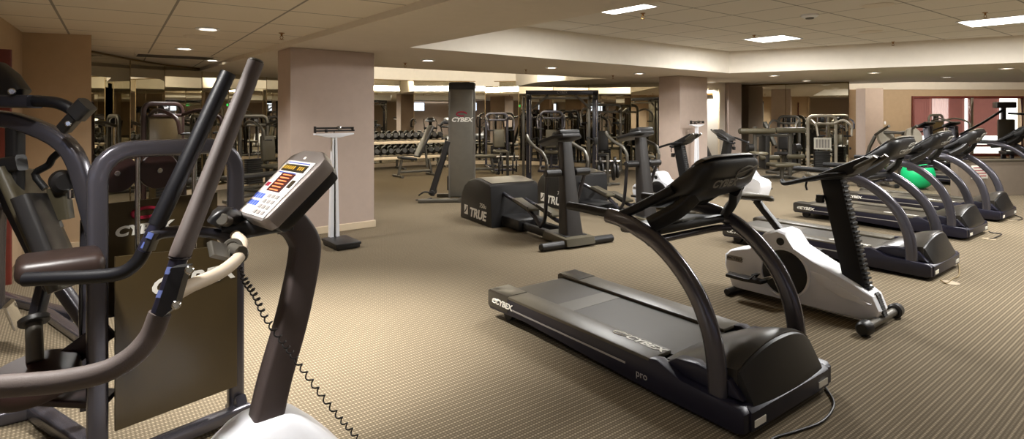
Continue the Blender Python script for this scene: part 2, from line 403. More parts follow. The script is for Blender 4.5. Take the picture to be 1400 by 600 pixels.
MB().box(((wx0+wx1)/2, YR-.02, .42), (wx1-wx0, .06, .07)).build('window_rail', 'red_wood', w)
def curtain(label, x0, x1, m, amp=.05):
    n = max(8, int((x1-x0)*14)); rg = [[], []]
    mb = MB(); b = bmesh.new(); a = []
    for k in range(n*4+1):
        x = x0+(x1-x0)*k/(n*4); y = YR+.19+amp*math.sin(k*PI/2)
        a.append((b.verts.new((x, y, .74)), b.verts.new((x, y, wz1+.1))))
    for k in range(len(a)-1): b.faces.new((a[k][0], a[k+1][0], a[k+1][1], a[k][1]))
    mb._add(b)
    return tag(mb.build('window_curtain', m, smooth=60), label, 'curtain', 'curtains behind the far glazing')
curtain('dark red curtain at the left end of the far glazing', xr(1250), xr(1279), 'red_curtain')
curtain('pale pink blind left of the white mullion', xr(1279), xr(1302), 'pink_blind', .012)
curtain('red curtain hanging just left of the white mullion', xr(1303), xr(1324), 'red_curtain')
curtain('broad red curtain right of the white mullion', xr(1330), xr(1372), 'red_curtain')
struct(MB().box((15.5, 24, -.06), (16, 9, .1), bev=0).build('ground_outside', 'ext_ground', smooth=0))
pillar('pillar_white', (11.15,17.95), .56, .5, 0, 'pale square pillar left of the red curtained windows')
MB().box((11.75, 17.93, 1.2), (.06, .02, .1)).build('light_switch', 'white_plastic')
tag(bpy.data.objects['light_switch'], 'small white switch plate on pale pillar left of windows', 'switch')
# partition right
hw = struct(MB().box((0,0,0), (.1,.1,.1)).build('wall_partition', 'half_wall'), 'low grey brown partition at right edge')
bpy.data.meshes.remove(hw.data) if False else None
a = G(1310,269); b = a+Vector((1.9,.28,0))
mb = MB(); mb.prism([(a.x,a.y),(b.x,b.y),(b.x-.03,b.y+.14),(a.x-.03,a.y+.14)], 'z', 0, .62, bev=.006); me = bpy.data.meshes.new('wall_partition'); mb.bm.to_mesh(me); me.materials.append(MATS['half_wall']); hw.data = me
MB().bar([(a.x-.02,a.y+.07,.64),(b.x+.01,b.y+.07,.64)], .17, .04).build('wall_partition_cap', 'deck_rail', hw)
ddir = Vector((1.9,.28,0)).normalized(); pp = a+ddir*.42+Vector((.01,-.012,.44))
nt_ = tag(MB().box(pp, (.34,.008,.24), (0,0,math.atan2(.28,1.9)), bev=.001).build('notice', 'label_paper'), 'white printed notice stuck on the low partition', 'notice')
nt_.data.transform(Matrix.Translation(-pp)); nt_.location = pp
for k in range(4):
    MB().box(Vector((0,-.006,.08-.05*k)) , (.26,.002,.016), (0,0,math.atan2(.28,1.9)), bev=0).build('printed_line', 'print_red', nt_)
# left door sliver
d = struct(MB().bar([(-4.46,4.97,0),(-4.46,4.97,2.06)], .14, .05, up=(.55,-.83,0)).build('door_2', 'red_wood'), 'dark red door at the left edge')

# ------------------------------------------------------------------ ceiling fixtures and lights
def area(name, loc, size, power, rot=(0,0,0), col=(1,.98,.95), size_y=None, spread=None):
    l = bpy.data.lights.new(name, 'AREA'); l.energy = power; l.size = size; l.color = col
    if size_y: l.shape = 'RECTANGLE'; l.size_y = size_y
    if spread: l.spread = spread
    o = bpy.data.objects.new(name, l); COL.objects.link(o); o.location = loc; o.rotation_euler = rot; return o
def spot(name, loc, power, ang=110, blend=.8, col=(1,.975,.94), rad=.07):
    l = bpy.data.lights.new(name, 'SPOT'); l.energy = power; l.spot_size = R(ang); l.spot_blend = blend; l.color = col; l.shadow_soft_size = rad
    o = bpy.data.objects.new(name, l); COL.objects.link(o); o.location = loc; return o
dl = [(284,39,ZT,'nearest round recessed ceiling light in the tiled ceiling'),(252,66,ZT,'round recessed ceiling light near the left mirror'),(290,82,ZT,'round recessed ceiling light just above the left mirrors near upright handles'),
 (585,82,ZS,'round recessed soffit light right of the near pillar'),(754,92,ZS,'round recessed soffit light above the weight frame'),(874,100,ZS,'round recessed soffit light left of the far pillar'),
 (1058,103,ZS,'round recessed light below corner of coffer'),(1195,99,ZS,'round recessed soffit light above the treadmill consoles'),(1295,105,ZS,'small round soffit light in front of curtained windows'),(1103,110,ZS,'added round soffit light in front of the right mirrors'),(972,112,ZS,'round soffit light washing the white door'),(1376,93,ZS,'bluish round soffit light at the right edge')]  # the one before the right mirrors is added to brighten their reflections
proto = None
for x, y, z, lb in dl:
    D = (z-EYE)*FOC/(HY-y); p = Vector(((x-CX)/FOC*D, D, z))
    if proto is None:
        proto = thing('ceiling_downlight', lb, 'light', p, 0, 'recessed round ceiling lights')
        MB().lathe([(.075,-.001),(.11,-.001),(.115,-.006),(.11,-.012),(.085,-.014),(.075,-.004)]).build('trim_ring', 'white_plastic', proto)
        MB().lathe([(.0005,-.003),(.08,-.003),(.08,-.006),(.0005,-.007)]).build('lens', 'lamp_lens', proto)
    else: dup(proto, lb, p, 0)
    spot('downlight_lamp', p-Vector((0,0,.02)), 150 if z == ZT else 135, 130)
for p, pw, an in (((-1.35,3.75,ZT),720,84),((-3.4,3.6,ZT),170,110),((-1.5,1.55,ZT),230,120),((-3.4,-.6,ZT),90,120),((.2,1.2,ZT),60,100),((1.2,-2.4,ZT),220,130),((-2.4,-2.6,ZT),220,130),((7.5,-2.5,ZS),260,130),((13,-2.0,ZS),260,130),((13.5,3.5,ZS),220,130)):  # first lamp read from the bright carpet patch; the rest are added, unseen fill
    dup(proto, 'unseen round recessed ceiling light added outside the view', p, 0); spot('downlight_lamp', Vector(p)-Vector((0,0,.02)), pw, an)
def troffer(label, c, A, w, l, pw):
    t = thing('ceiling_light_panel', label, 'light', (c[0],c[1],ZC), R(A), 'square fluorescent ceiling lights')
    MB().box((0,0,-.004), (l,w,.006), bev=0).build('lens', 'troffer_lens', t)
    MB().bar([(-l/2,-w/2,-.006),(l/2,-w/2,-.006),(l/2,w/2,-.006),(-l/2,w/2,-.006),(-l/2,-w/2,-.006)], .03, .012).build('frame', 'white_plastic', t)
    area('ceiling_panel_lamp', (c[0],c[1],ZC-.03), l, pw, (0,0,R(A)), (1,.99,.97), w)
troffer('square fluorescent ceiling light over the middle of the coffer', (4.28,9.35), 39, .66, .66, 95)
troffer('long fluorescent ceiling light cut by the right edge', (6.62,7.35), -52, .72, 1.25, 120)
troffer('fluorescent ceiling light partly hidden by the soffit edge', (1.21,6.56), 39, .66, .66, 85)
troffer('added unseen fluorescent ceiling light above the nearest treadmill', (4.3,4.6), -52, .66, 1.25, 95)  # unseen panel added above the frame as ambient fill
troffer('added unseen fluorescent ceiling light high above the right row of treadmills', (8.6,5.2), -52, .66, 1.25, 95)  # another unseen panel, added to fill the right side with light
area('cove_lamp', (-1.0,12.2,2.42), 5.0, 150, (R(115),0,R(35)), (1,.92,.78), .2)
area('cove_lamp_right', (13.6,15.0,2.42), 5.0, 130, (R(115),0,0), (1,.93,.82), .2)
def ceil_item(name, label, cat, x, y, z, f, group=None):
    D = (z-EYE)*FOC/(HY-y); p = Vector(((x-CX)/FOC*D, D, z)); t = thing(name, label, cat, p, 0, group); f(t); return t
def f_spr(t):
    MB().lathe([(.03,0),(.03,-.006),(.012,-.01),(.01,-.03),(.014,-.032),(.014,-.036),(.001,-.036)], seg=14).build('body', 'brass', t)
    m = MB(); m.lathe([(.001,-.07),(.024,-.07),(.024,-.073),(.001,-.074)], seg=14); m.tube([(-.012,0,-.036),(-.016,0,-.052),(0,0,-.07)], .003); m.tube([(.012,0,-.036),(.016,0,-.052),(0,0,-.07)], .003); m.build('deflector', 'brass', t)
s0 = ceil_item('ceiling_sprinkler', 'brass sprinkler head in tiled ceiling above the near pillar', 'sprinkler', 385, 45, ZT, f_spr, 'ceiling sprinkler heads')
for x, y, z, lb in ((879,18,ZC,'sprinkler head in the coffer below the hidden light'),(554,86,ZS,'sprinkler head on soffit right of the near pillar'),(719,95,ZS,'sprinkler head on soffit above the weight frame'),(838,103,ZS,'sprinkler head on soffit left of the far pillar'),(1031,48,ZC,'sprinkler head beside the square coffer light'),(1221,57,ZC,'sprinkler head at the coffer wall'),(1347,17,ZC,'sprinkler head beside the long light at right')):
    D = (z-EYE)*FOC/(HY-y); dup(s0, lb, Vector(((x-CX)/FOC*D, D, z)), 0)
ceil_item('smoke_detector', 'white smoke detector with dark centre in the coffer ceiling', 'detector', 1107, 20, ZC, lambda t: (MB().lathe([(.001,0),(.1,0),(.1,-.02),(.07,-.04),(.001,-.042)]).build('body', 'white_plastic', t), MB().lathe([(.001,-.04),(.05,-.04),(.045,-.055),(.001,-.056)]).build('sensor', 'iron_grey', t)))
def f_spk(t): MB().lathe([(.001,0),(.16,0),(.16,-.006),(.15,-.009),(.001,-.01)]).build('grille', 'soffit_paint', t)
for x, y, z, lb in ((273,50,ZT,'round grey speaker grille in the left tiled ceiling'),(1200,7,ZC,'round speaker grille near top edge of coffer ceiling'),(1190,43,ZC,'round speaker grille near the coffer corner')):
    ceil_item('ceiling_speaker', lb, 'speaker', x, y, z, f_spk, 'round ceiling speaker grilles')
def f_vent(t):
    m = MB()
    for k in range(7): m.box((0,-.24+.08*k,-.006), (1.0,.02,.012), bev=0)
    m.build('slat', 'deck_rail', t); MB().bar([(-.5,-.27,-.006),(.5,-.27,-.006),(.5,.27,-.006),(-.5,.27,-.006),(-.5,-.27,-.006)], .04, .014).build('frame', 'soffit_paint', t)
ceil_item('ceiling_vent', 'rectangular air vent in the tiled ceiling by the left mirrors', 'vent', 240, 77, ZT, f_vent).rotation_euler = (0,0,R(35))
for x0, lb in ((1285,'air vent slot left of two above the windows'),(1345,'air vent slot right of two above the windows')):
    p = P(x0, 111, 17.0); t = thing('ceiling_vent', lb, 'vent', (p.x, 17.2, ZR-.001)); m = MB()
    for k in range(4): m.box((0,-.06+.04*k,-.006), (.8,.015,.012), bev=0)
    m.build('slat', 'vinyl_olive', t)
# rear of the room, seen only in the mirrors
for k, x in enumerate((-5.2,-2.6,0.2,3.2,6.4)):
    t = thing('wall_tv', 'flat television hung high on the rear wall', 'television', (x,-4.0,1.95), 0, 'televisions on the rear wall')
    MB().box((0,0,0), (.95,.08,.6), bev=.01).build('case', 'black_plastic', t); MB().box((0,.043,0), (.88,.004,.53), bev=0).build('screen', 'tv_screen', t)
    MB().box((0,-.08,0), (.2,.12,.2)).build('bracket', 'iron', t)
t = thing('exit_sign', 'green exit sign on the rear wall', 'sign', (1.7,-4.15,2.05)); MB().box((0,0,0), (.36,.05,.22), bev=.005).build('case', 'white_plastic', t); text('lettering', 'EXIT', .16, 'exit_green', t, (0,.028,0), (-1,0,0), (0,0,1), bold=.003)
# ------------------------------------------------------------------ TREADMILL
def swoosh(name, m, parent, o, X, Y, s, r=.004):
    """small open oval mark with a tail"""
    X, Y, o = Vector(X).normalized(), Vector(Y).normalized(), Vector(o); mb = MB(); pts = []
    for k in range(27):
        a = R(-150+k*13); pts.append(o+X*(s*math.cos(a)+.25*s*math.sin(a))+Y*(s*.5*math.sin(a)))
    pts.append(o+X*s*1.55+Y*s*.5)
    mb.tube(pts, r, n=1, seg=5); return mb.build(name, m, parent)
def treadmill(label, loc, rz, group):
    t = thing('treadmill', label, 'treadmill', loc, rz, group)
    # frame: two long side beams, rear end caps and the front chassis
    m = MB()
    for s in (-1, 1):
        m.prism([(-1.0,.07),(-1.02,.09),(-1.02,.19),(-1.0,.2),(.42,.2),(.52,.215),(.66,.165),(.99,.15),(1.01,.13),(1.01,.045),(.97,.03),(.5,.035),(-.6,.085)], 'y', s*.36, s*.43, bev=.008)
    m.prism([(.6,.04),(.6,.15),(.99,.15),(1.02,.13),(1.02,.045),(.98,.03)], 'y', -.38, .38, bev=.006)
    m.box((-.3,0,.1), (1.3,.6,.05)); m.build('frame', 'navy_steel', t)
    m = MB()
    for s in (-1, 1): m.box((-.25,s*.338,.197), (1.45,.185,.026), bev=.01)
    m.build('side_rail', 'deck_rail', t)
    for s in (-1, 1):
        c = MB().prism([(-1.025,.09),(-1.025,.2),(-1.0,.215),(-.78,.214),(-.78,.09)], 'y', s*.25, s*.435, bev=.012).build('rear_end_cap', 'hood_plastic', t)
    m = MB(); rg = []
    for x, z in [(-1.0,.13),(-1.01,.15),(-1.0,.172),(-.95,.186),(-.5,.188),(.2,.188),(.56,.188),(.62,.16)]: rg.append([(x,-.25,z),(x,.25,z),(x+.001,.25,z-.012),(x+.001,-.25,z-.012)])
    m.loft(rg); m.build('running_belt', 'belt_rubber', t, smooth=60)
    MB().box((-.42,0,.1886), (.16,.5,.0012), bev=0).build('belt_stripe', 'deck_rail', t)
    for s in (-1, 1): MB().cyl((-.88,s*.30,.05), (-.88,s*.36,.05), .05, seg=18).build('wheel', 'black_plastic', t)
    # hood: arched across, long slope up from the belt, crisp edge, flat sloping front plate
    def hoodring(x, w, z0, h, bow):
        n = 18; r = []
        for k in range(n+1):
            u = -1+2*k/n; r.append((x+bow*(1-u*u), u*w, z0+h*(1-abs(u)**2.2)))
        return r+[(x,w,.1),(x,-w,.1)]
    MB().loft([hoodring(*q) for q in ((.50,.325,.19,.015,0),(.58,.33,.205,.045,0),(.68,.335,.235,.075,.005),(.80,.34,.265,.095,.01),(.90,.343,.283,.105,.02),(.925,.343,.283,.1,.025))]).build('motor_hood', 'hood_plastic', t, smooth=32)
    MB().loft([hoodring(*q) for q in ((.92,.34,.278,.1,.025),(.935,.338,.272,.098,.028),(1.0,.335,.155,.02,.015),(1.005,.335,.13,.0,.012))]).build('hood_front', 'black_plastic', t, smooth=32)
    for s in (-1, 1): MB().prism([(.52,.19),(.60,.24),(.72,.255),(.90,.24),(.97,.16),(.66,.15)], 'y', s*.3, s*.378, bev=.012).build('hood_shoulder', 'navy_steel', t)
    # uprights, arching back to the console
    for s in (-1, 1):
        y = s*.385
        m = MB(); m.bar([(.85,y,.10),(.845,y,.25),(.815,y,.42),(.745,y,.58),(.635,y,.71),(.5,y,.81),(.36,y,.868),(.22,y*.97,.9),(.12,y*.95,.905)], .062, .092, up=(1,0,0), n=5, r=.028, sc=(1.08,.95)).build('upright', 'slate_metal', t)
        m = MB(); m.tube([(-.23,y*.92,.915),(-.05,y*.93,.917),(.12,y*.93,.915),(.22,y*.93,.925),(.36,y*.84,1.0),(.5,y*.7,1.09)], .026, n=5, seg=12)
        m.build('handrail', 'black_soft', t)
    m = MB(); m.tube([(.45,-.37,.80),(.38,-.3,.79),(.36,0,.785),(.38,.3,.79),(.45,.37,.80)], .021, n=5); m.build('crossbar', 'slate_metal', t)
    m = MB(); m.box((.3,0,.845), (.3,.62,.05), (0,-.12,0), bev=.018); m.build('accessory_tray', 'black_plastic', t)
    # wedge shaped console: flat display slope to the runner, deep rounded back to the front
    prof = [(.27,.955),(.30,.985),(.64,1.245),(.675,1.262),(.705,1.25),(.715,1.215),(.665,1.11),(.60,1.055),(.50,1.02),(.36,.965)]
    cc = Vector((.52,1.12)); rg = []
    for y, k in ((-.265,.66),(-.257,.82),(-.235,.94),(-.19,1.0),(-.09,1.035),(.09,1.035),(.19,1.0),(.235,.94),(.257,.82),(.265,.66)):
        rg.append([(cc.x+(p[0]-cc.x)*k, y, cc.y+(p[1]-cc.y)*k) for p in prof])
    MB().loft(rg).build('console', 'black_plastic', t, smooth=50)
    rg = []
    for y, k in ((-.245,.92),(-.19,1.0),(-.09,1.03),(.09,1.03),(.19,1.0),(.245,.92)):
        rg.append([(.53+(p[0]-.53)*k, y, 1.12+(p[1]-1.12)*k+.012) for p in ((.60,1.215),(.64,1.248),(.675,1.266),(.70,1.258),(.66,1.235))])
    MB().loft(rg).build('console_rim', 'deck_rail', t, smooth=60)
    a = math.atan2(.26,.34); M = Matrix.Translation((.47,0,1.117)) @ Matrix.Rotation(-a, 4, 'Y')
    mm = MB(); mm.box((-.01,0,.014), (.38,.4,.012)); mm.bm.transform(M); mm.build('console_face', 'slate_dark', t)
    mm = MB(); mm.box((.06,0,.024), (.18,.26,.004)); mm.bm.transform(M); mm.build('display', 'display_dark', t)
    for s in (-1, 1): MB().bar([(.585,s*.2,1.06),(.53,s*.27,.98),(.42,s*.36,.895)], .09, .05, up=(1,0,0), n=4).build('console_bracket', 'black_plastic', t)
    X_ = Vector((0,1,0)); Y_ = (Vector((.71,0,1.215))-Vector((.665,0,1.11))).normalized(); o = Vector((.704,.09,1.175))
    swoosh('logo_mark', 'logo_grey', t, o, X_, Y_, .075, .005)
    text('logo_lettering', 'CYBEX', .06, 'logo_grey', t, (.692,-.08,1.125), X_, Y_, .25, bold=.002, sx=1.2)
    # lettering on the rear cap, the rail and the belt edge
    for s in (-1, 1):
        sw = swoosh('side_mark', 'print_white', t, (-.93*1 if s < 0 else -.72,s*.4375,.145), (-s,0,0), (0,0,1), .03, .004)
        text('side_lettering', 'CYBEX', .056, 'print_white', t, (-.83,s*.436,.143), (-s,0,0), (0,0,1), .25, sx=1.15, bold=.002)
        text('model_lettering', 'pro', .055, 'print_grey', t, (.42,s*.4312,.1), (-s,0,0), (0,0,1))
        MB().box((-.22,s*.4312,.128), (1.05,.003,.01), bev=0).build('side_stripe', 'print_grey', t)
    text('belt_lettering', 'CYBEX', .07, 'print_white', t, (.33,-.30,.2115), (1,0,0), (0,1,0), .25, sx=1.25, bold=.002)
    swoosh('belt_mark', 'print_white', t, (.15,-.30,.212), (1,0,0), (0,1,0), .045, .004)
    for y in (-.2,.2): MB().box((1.0215,y*1.55,.075), (.003,.095,.032), bev=0).build('warning_label', 'label_paper', t)
    return t
def upv(F): return F
T0 = Vector((.784,3.638,0)); TA = R(-53)
tm = treadmill('large dark treadmill in the foreground with its hood towards the camera', T0, TA, 'treadmills')
tm_list = [(3.43,6.11,-51.5,'first treadmill of the right row, directly behind the white exercise bike'),
           (5.05,7.72,-52.5,'second treadmill of the right row, rear end showing beyond the white bike mast'),
           (6.42,8.86,-52.5,'third treadmill of the right row, in front of the green ball')]
for x, y, a_, lb in tm_list: dup(tm, lb, (x, y, 0), R(a_), 'treadmills')
def cord(label, pts, m, r=.006, n=8):
    return tag(MB().tube(pts, r, n=n, seg=8).build('power_cord', m), label, 'cord', 'power cords on the carpet')
g = lambda x, y: G(x, y, .008)
cord('black power cord curling from the large foreground treadmill', [g(1127,529),g(1131,533),g(1140,553),g(1125,575),g(1090,589),g(1062,597),g(1048,606)], 'cord_black')
cord('tan power cord looped at front of first treadmill in right row', [P(1299,352,5.95),g(1310,360),g(1311,376),g(1302,381),g(1294,387),g(1286,383)], 'cord_tan')
cord('black power cord at front of second treadmill in right row', [g(1352,316),g(1356,318),g(1369,320),g(1360,325),g(1352,327)], 'cord_black')
cord('black power cord at front of third treadmill near the partition', [P(1377,290,8.5),g(1388,294),g(1398,299),g(1388,301),g(1380,300)], 'cord_black')
for x, y, lb in ((1299,387,'brass floor outlet plate in front of the first right row treadmill'),(1352,327,'floor outlet plate in front of the second right row treadmill'),(1382,301,'floor outlet plate in front of the third right row treadmill')):
    o = tag(MB().cyl((0,0,0), (0,0,.006), .07).build('floor_outlet', 'outlet_tan'), lb, 'outlet', 'floor outlet plates'); o.location = G(x,y)

# ------------------------------------------------------------------ UPRIGHT BIKE
def bike(label, loc, rz, group=None, cat='exercise bike'):
    t = thing('exercise_bike', label, cat, loc, rz, group)
    prof = [(-1.05,.045),(-1.12,.22),(-1.115,.31),(-1.07,.352),(-.90,.40),(-.83,.47),(-.77,.545),(-.66,.585),(-.60,.57),(-.53,.47),(-.38,.395),(-.1,.275),(0.0,.215),(.04,.12),(.02,.06),(-.05,.04)]
    rg = []
    for y, k in ((-.135,.955),(-.12,.99),(-.09,1.0),(.09,1.0),(.12,.99),(.135,.955)):
        c = Vector((-.55,.26)); rg.append([(c.x+(p[0]-c.x)*k, y*(1 if p[0] < -.4 else max(.62, 1-(p[0]+.4)*.75)), c.y+(p[1]-c.y)*k) for p in prof])
    MB().loft(rg).build('body_shell', 'white_plastic', t, smooth=35)
    m = MB()
    for s in (-1, 1): m.prism([(-.45,.33),(-.3,.3),(-.05,.185),(.0,.17),(-.03,.15),(-.2,.17),(-.33,.22)], 'y', s*.1, s*.125, bev=.012)
    m.build('shell_ridge', 'white_plastic', t)
    for s in (-1, 1):
        MB().lathe([(.001,.0),(.172,.0),(.175,.004),(.165,.012),(.12,.016),(.05,.022),(.001,.022)], Matrix.Translation((-.6,s*.133,.262)) @ Matrix.Rotation(-s*PI/2, 4, 'X'), 36).build('crank_disc', 'black_plastic', t)
        MB().torus((-.6,s*.135,.262), .186, .186, .012, (1,0,0), (0,0,1), n=40).build('disc_rim', 'white_plastic', t)
        d = -s; ex, ez = -.6+d*.11, .262-d*.115 if s > 0 else .262-.11
        if s < 0: ex, ez = -.755, .18
        else: ex, ez = -.48, .354
        MB().bar([(-.6,s*.17,.262),(ex,s*.175,ez)], .022, .03, up=(0,1,0)).build('crank_arm', 'chrome', t)
        pd = MB().prism([(ex-.27,s*.2),(ex-.25,s*.29),(ex-.1,s*.3),(ex+.04,s*.27),(ex+.05,s*.19),(ex-.12,s*.185)], 'z', ez-.015, ez+.015, bev=.01).build('pedal', 'black_plastic', t)
        MB().bar([(ex-.04,s*.2,ez+.014),(ex-.02,s*.2,ez+.05),(ex-.02,s*.28,ez+.05),(ex-.04,s*.28,ez+.014)], .03, .006).build('strap', 'black_soft', pd)
    MB().bar([(-.69,0,.55),(-.90,0,.775)], .05, .065, up=(0,1,0)).build('seat_post', 'black_plastic', t)
    MB().cyl((-.63,-.1,.5), (-.63,-.145,.5), .03).build('seat_knob', 'black_plastic', t)
    rg = []
    for x, w, z, h in [(-1.09,.05,.80,.03),(-1.07,.1,.8,.05),(-1.0,.115,.8,.055),(-.92,.085,.8,.05),(-.84,.045,.803,.045),(-.78,.03,.8,.04),(-.755,.012,.795,.02)]:
        rg.append([(x, w*math.cos(2*PI*k/14), z+h*.5*math.sin(2*PI*k/14)+(.008 if math.sin(2*PI*k/14) > 0 else 0)) for k in range(14)])
    MB().loft(rg).build('seat', 'vinyl_olive', t, smooth=60)
    # mast with comb-like edge and pleated boot
    m = MB(); m.prism([(-.20,.24),(-.05,.2),(-.235,1.06),(-.37,1.0)], 'y', -.055, .055, bev=.012); m.build('mast', 'black_soft', t)
    m = MB()
    for k in range(26):
        f = k/25; x = -.045-.19*f; z = .22+.8*f; m.box((x+.004,0,z), (.022,.085,.016), (0,-.22,0), bev=.004)
    for k in range(10):
        f = k/9; x = .0+.045*f; z = .22-.13*f; m.box((x,0,z), (.03,.06,.009), (0,.9,0), bev=.002)
    m.build('mast_comb', 'black_plastic', t)
    MB().box((-.36,-.07,.86), (.05,.04,.06)).build('mast_clip', 'black_plastic', t)
    for s in (-1, 1):
        MB().tube([(-.17,0,1.05),(-.18,s*.12,1.06),(-.26,s*.2,1.05),(-.42,s*.215,1.005),(-.56,s*.2,.965),(-.6,s*.17,.98)], .017, n=5).build('handlebar', 'black_soft', t)
        MB().tube([(-.17,s*.06,1.07),(-.1,s*.1,1.12),(.0,s*.1,1.18),(.02,s*.1,1.2)], .017, n=4).build('aero_bar', 'iron_grey', t)
    m = MB(); m.prism([(-.38,1.0),(-.36,1.05),(-.05,1.2),(-.02,1.19),(-.12,1.07),(-.22,1.02)], 'y', -.11, .11, bev=.015); m.build('console', 'black_plastic', t)
    MB().tube([(-.57,.19,.97),(-.585,.19,.92),(-.575,.19,.88)], .008).build('brake_cable', 'black_soft', t)
    m = MB(); m.cyl((.02,-.3,.05), (.02,.3,.05), .028, seg=14); m.build('front_axle', 'iron_grey', t)
    for s in (-1, 1): MB().cyl((.02,s*.24,.052), (.02,s*.33,.052), .052, .046, seg=20, bev=.012).build('foot_roller', 'black_plastic', t)
    MB().cyl((-1.02,-.25,.03), (-1.02,.25,.03), .028, seg=14).build('rear_foot', 'black_plastic', t)
    pl = MB().box((-1.02,-.134,.29), (.14,.006,.045), bev=.002).build('nameplate', 'print_grey', t)
    text('nameplate_lettering', 'CYBEX', .034, 'iron', t, (-1.0,-.138,.29), (1,0,0), (0,0,1), .25, sx=1.1); swoosh('nameplate_mark', 'iron', t, (-1.07,-.138,.29), (1,0,0), (0,0,1), .013, .002)
    return t
bk = bike('white exercise bike with black crank disc beside the large treadmill', (2.59,4.03,0), R(-52))

# ------------------------------------------------------------------ ELLIPTICAL (rear drum)
def elliptical(label, loc, rz, group):
    t = thing('elliptical_trainer', label, 'elliptical', loc, rz, group)
    arc = [(-2.34,.0),(-2.33,.25),(-2.29,.37),(-2.2,.48),(-2.06,.56),(-1.9,.6),(-1.75,.605),(-1.45,.57),(-1.41,.54),(-1.4,.45),(-1.38,.0)]
    MB().prism(arc, 'y', -.37, .37, bev=.02).build('drum_housing', 'black_plastic', t)
    m = MB(); m.prism([(-2.28,.36),(-2.19,.475),(-2.06,.565),(-1.9,.608),(-1.75,.614),(-1.44,.578),(-1.44,.56),(-1.75,.59),(-2.0,.55),(-2.2,.44)], 'y', -.33, .33, bev=.004); m.build('drum_top', 'hood_plastic', t)  # lighter colour stands for light reflected by the glossy black top
    for s in (-1, 1):
        text('brand_lettering', 'TRUE', .17, 'print_white', t, (-1.78,s*.3725,.12), (-s,0,0), (0,0,1), .2, bold=.006, sx=1.2)
        text('model_lettering', '750u', .085, 'print_white', t, (-1.62,s*.3725,.255), (-s,0,0), (0,0,1), .1, sx=1.15)
        mk = MB().box((-1.78-s*-1*.36,s*.371,.14), (.11,.004,.13), bev=0).build('brand_mark', 'print_white', t)
        MB().bar([(mk.location.x-1.78+s*.36-.04,s*.3745,.1),(-1.78+s*.36+.02,s*.3745,.15),(-1.78+s*.36+.035,s*.3745,.19)], .02, .003, up=(0,1,0)).build('mark_cut', 'black_plastic', mk)
    m = MB(); m.box((-1.2,0,.09), (.5,.42,.14), bev=.02); m.box((-.62,-.12,.08), (1.2,.07,.09), bev=.015); m.box((-.62,.12,.08), (1.2,.07,.09), bev=.015); m.build('base_beam', 'black_plastic', t)
    m = MB(); m.prism([(-.45,.03),(-.4,.13),(.06,.11),(.08,.03)], 'y', -.2, .2, bev=.02); m.build('column_foot', 'vinyl_olive', t)
    MB().cyl((.0,-.5,.045), (.0,.5,.045), .045, seg=18, bev=.012).build('cross_foot', 'black_plastic', t)
    rg = []
    for z, x, dx, w in [(.09,-.13,.2,.12),(.3,-.155,.17,.105),(.8,-.21,.125,.082),(1.17,-.25,.1,.07)]:
        rg.append([(x+a*dx, b*w, z) for a, b in rrect(1, 2, .2)])
    MB().loft(rg).build('column', 'column_dark', t, smooth=40)
    m = MB(); M = Matrix.Translation((-.27,0,1.215)) @ Matrix.Rotation(R(-14), 4, 'Y')
    m.prism([(-.4,-.05),(-.22,-.22),(.06,-.21),(.16,-.12),(.16,.12),(.06,.21),(-.22,.22),(-.4,.05)], 'z', -.025, .02, bev=.015); m.box((.05,0,.045), (.18,.28,.05), bev=.015); m.bm.transform(M); m.build('console', 'black_plastic', t)
    m = MB(); m.box((.05,0,.072), (.13,.2,.004), bev=0); m.bm.transform(M); m.build('display', 'display_dark', t)
    for s in (-1, 1):
        MB().cyl((-.2,s*.1,.82), (-.2,s*.31,.82), .045, seg=16, bev=.01).build('arm_pivot', 'black_plastic', t)
        MB().tube([(-.2,s*.28,.82),(-.2,s*.29,.95),(-.27,s*.3,1.05),(-.42,s*.3,1.1),(-.6,s*.28,1.18),(-.66,s*.27,1.24)], .021, n=5).build('arm_handle', 'iron_grey', t)
        z = .3 if s < 0 else .2
        MB().tube([(-1.42,s*.17,.44 if s < 0 else .34),(-1.0,s*.17,z+.06),(-.7,s*.17,z-.02),(-.48,s*.18,.16)], .026, n=5).build('pedal_arm', 'slate_dark', t)
        pd = MB().box((-.86,s*.17,z+.07), (.42,.15,.035), (0,R(12),0), bev=.014).build('pedal', 'vinyl_olive', t)
        MB().bar([(-1.02,s*.17-.07,z+.115),(-.68,s*.17-.075,z+.05)], .015, .04, up=(0,0,1)).build('pedal_lip', 'iron_grey', pd)
        MB().bar([(-.48,s*.18,.17),(-.36,s*.2,.3),(-.22,s*.27,.8)], .03, .04, up=(0,1,0), n=4).build('link_arm', 'slate_dark', t)
    return t
el = elliptical('black elliptical trainer in mid room, nearer of the two drum housings', (.74,6.41,0), R(-60), 'black elliptical trainers with rear drum')
dup(el, 'black elliptical trainer behind the treadmill console, farther of the two drum housings', (1.89,7.6,0), R(-60), 'black elliptical trainers with rear drum')

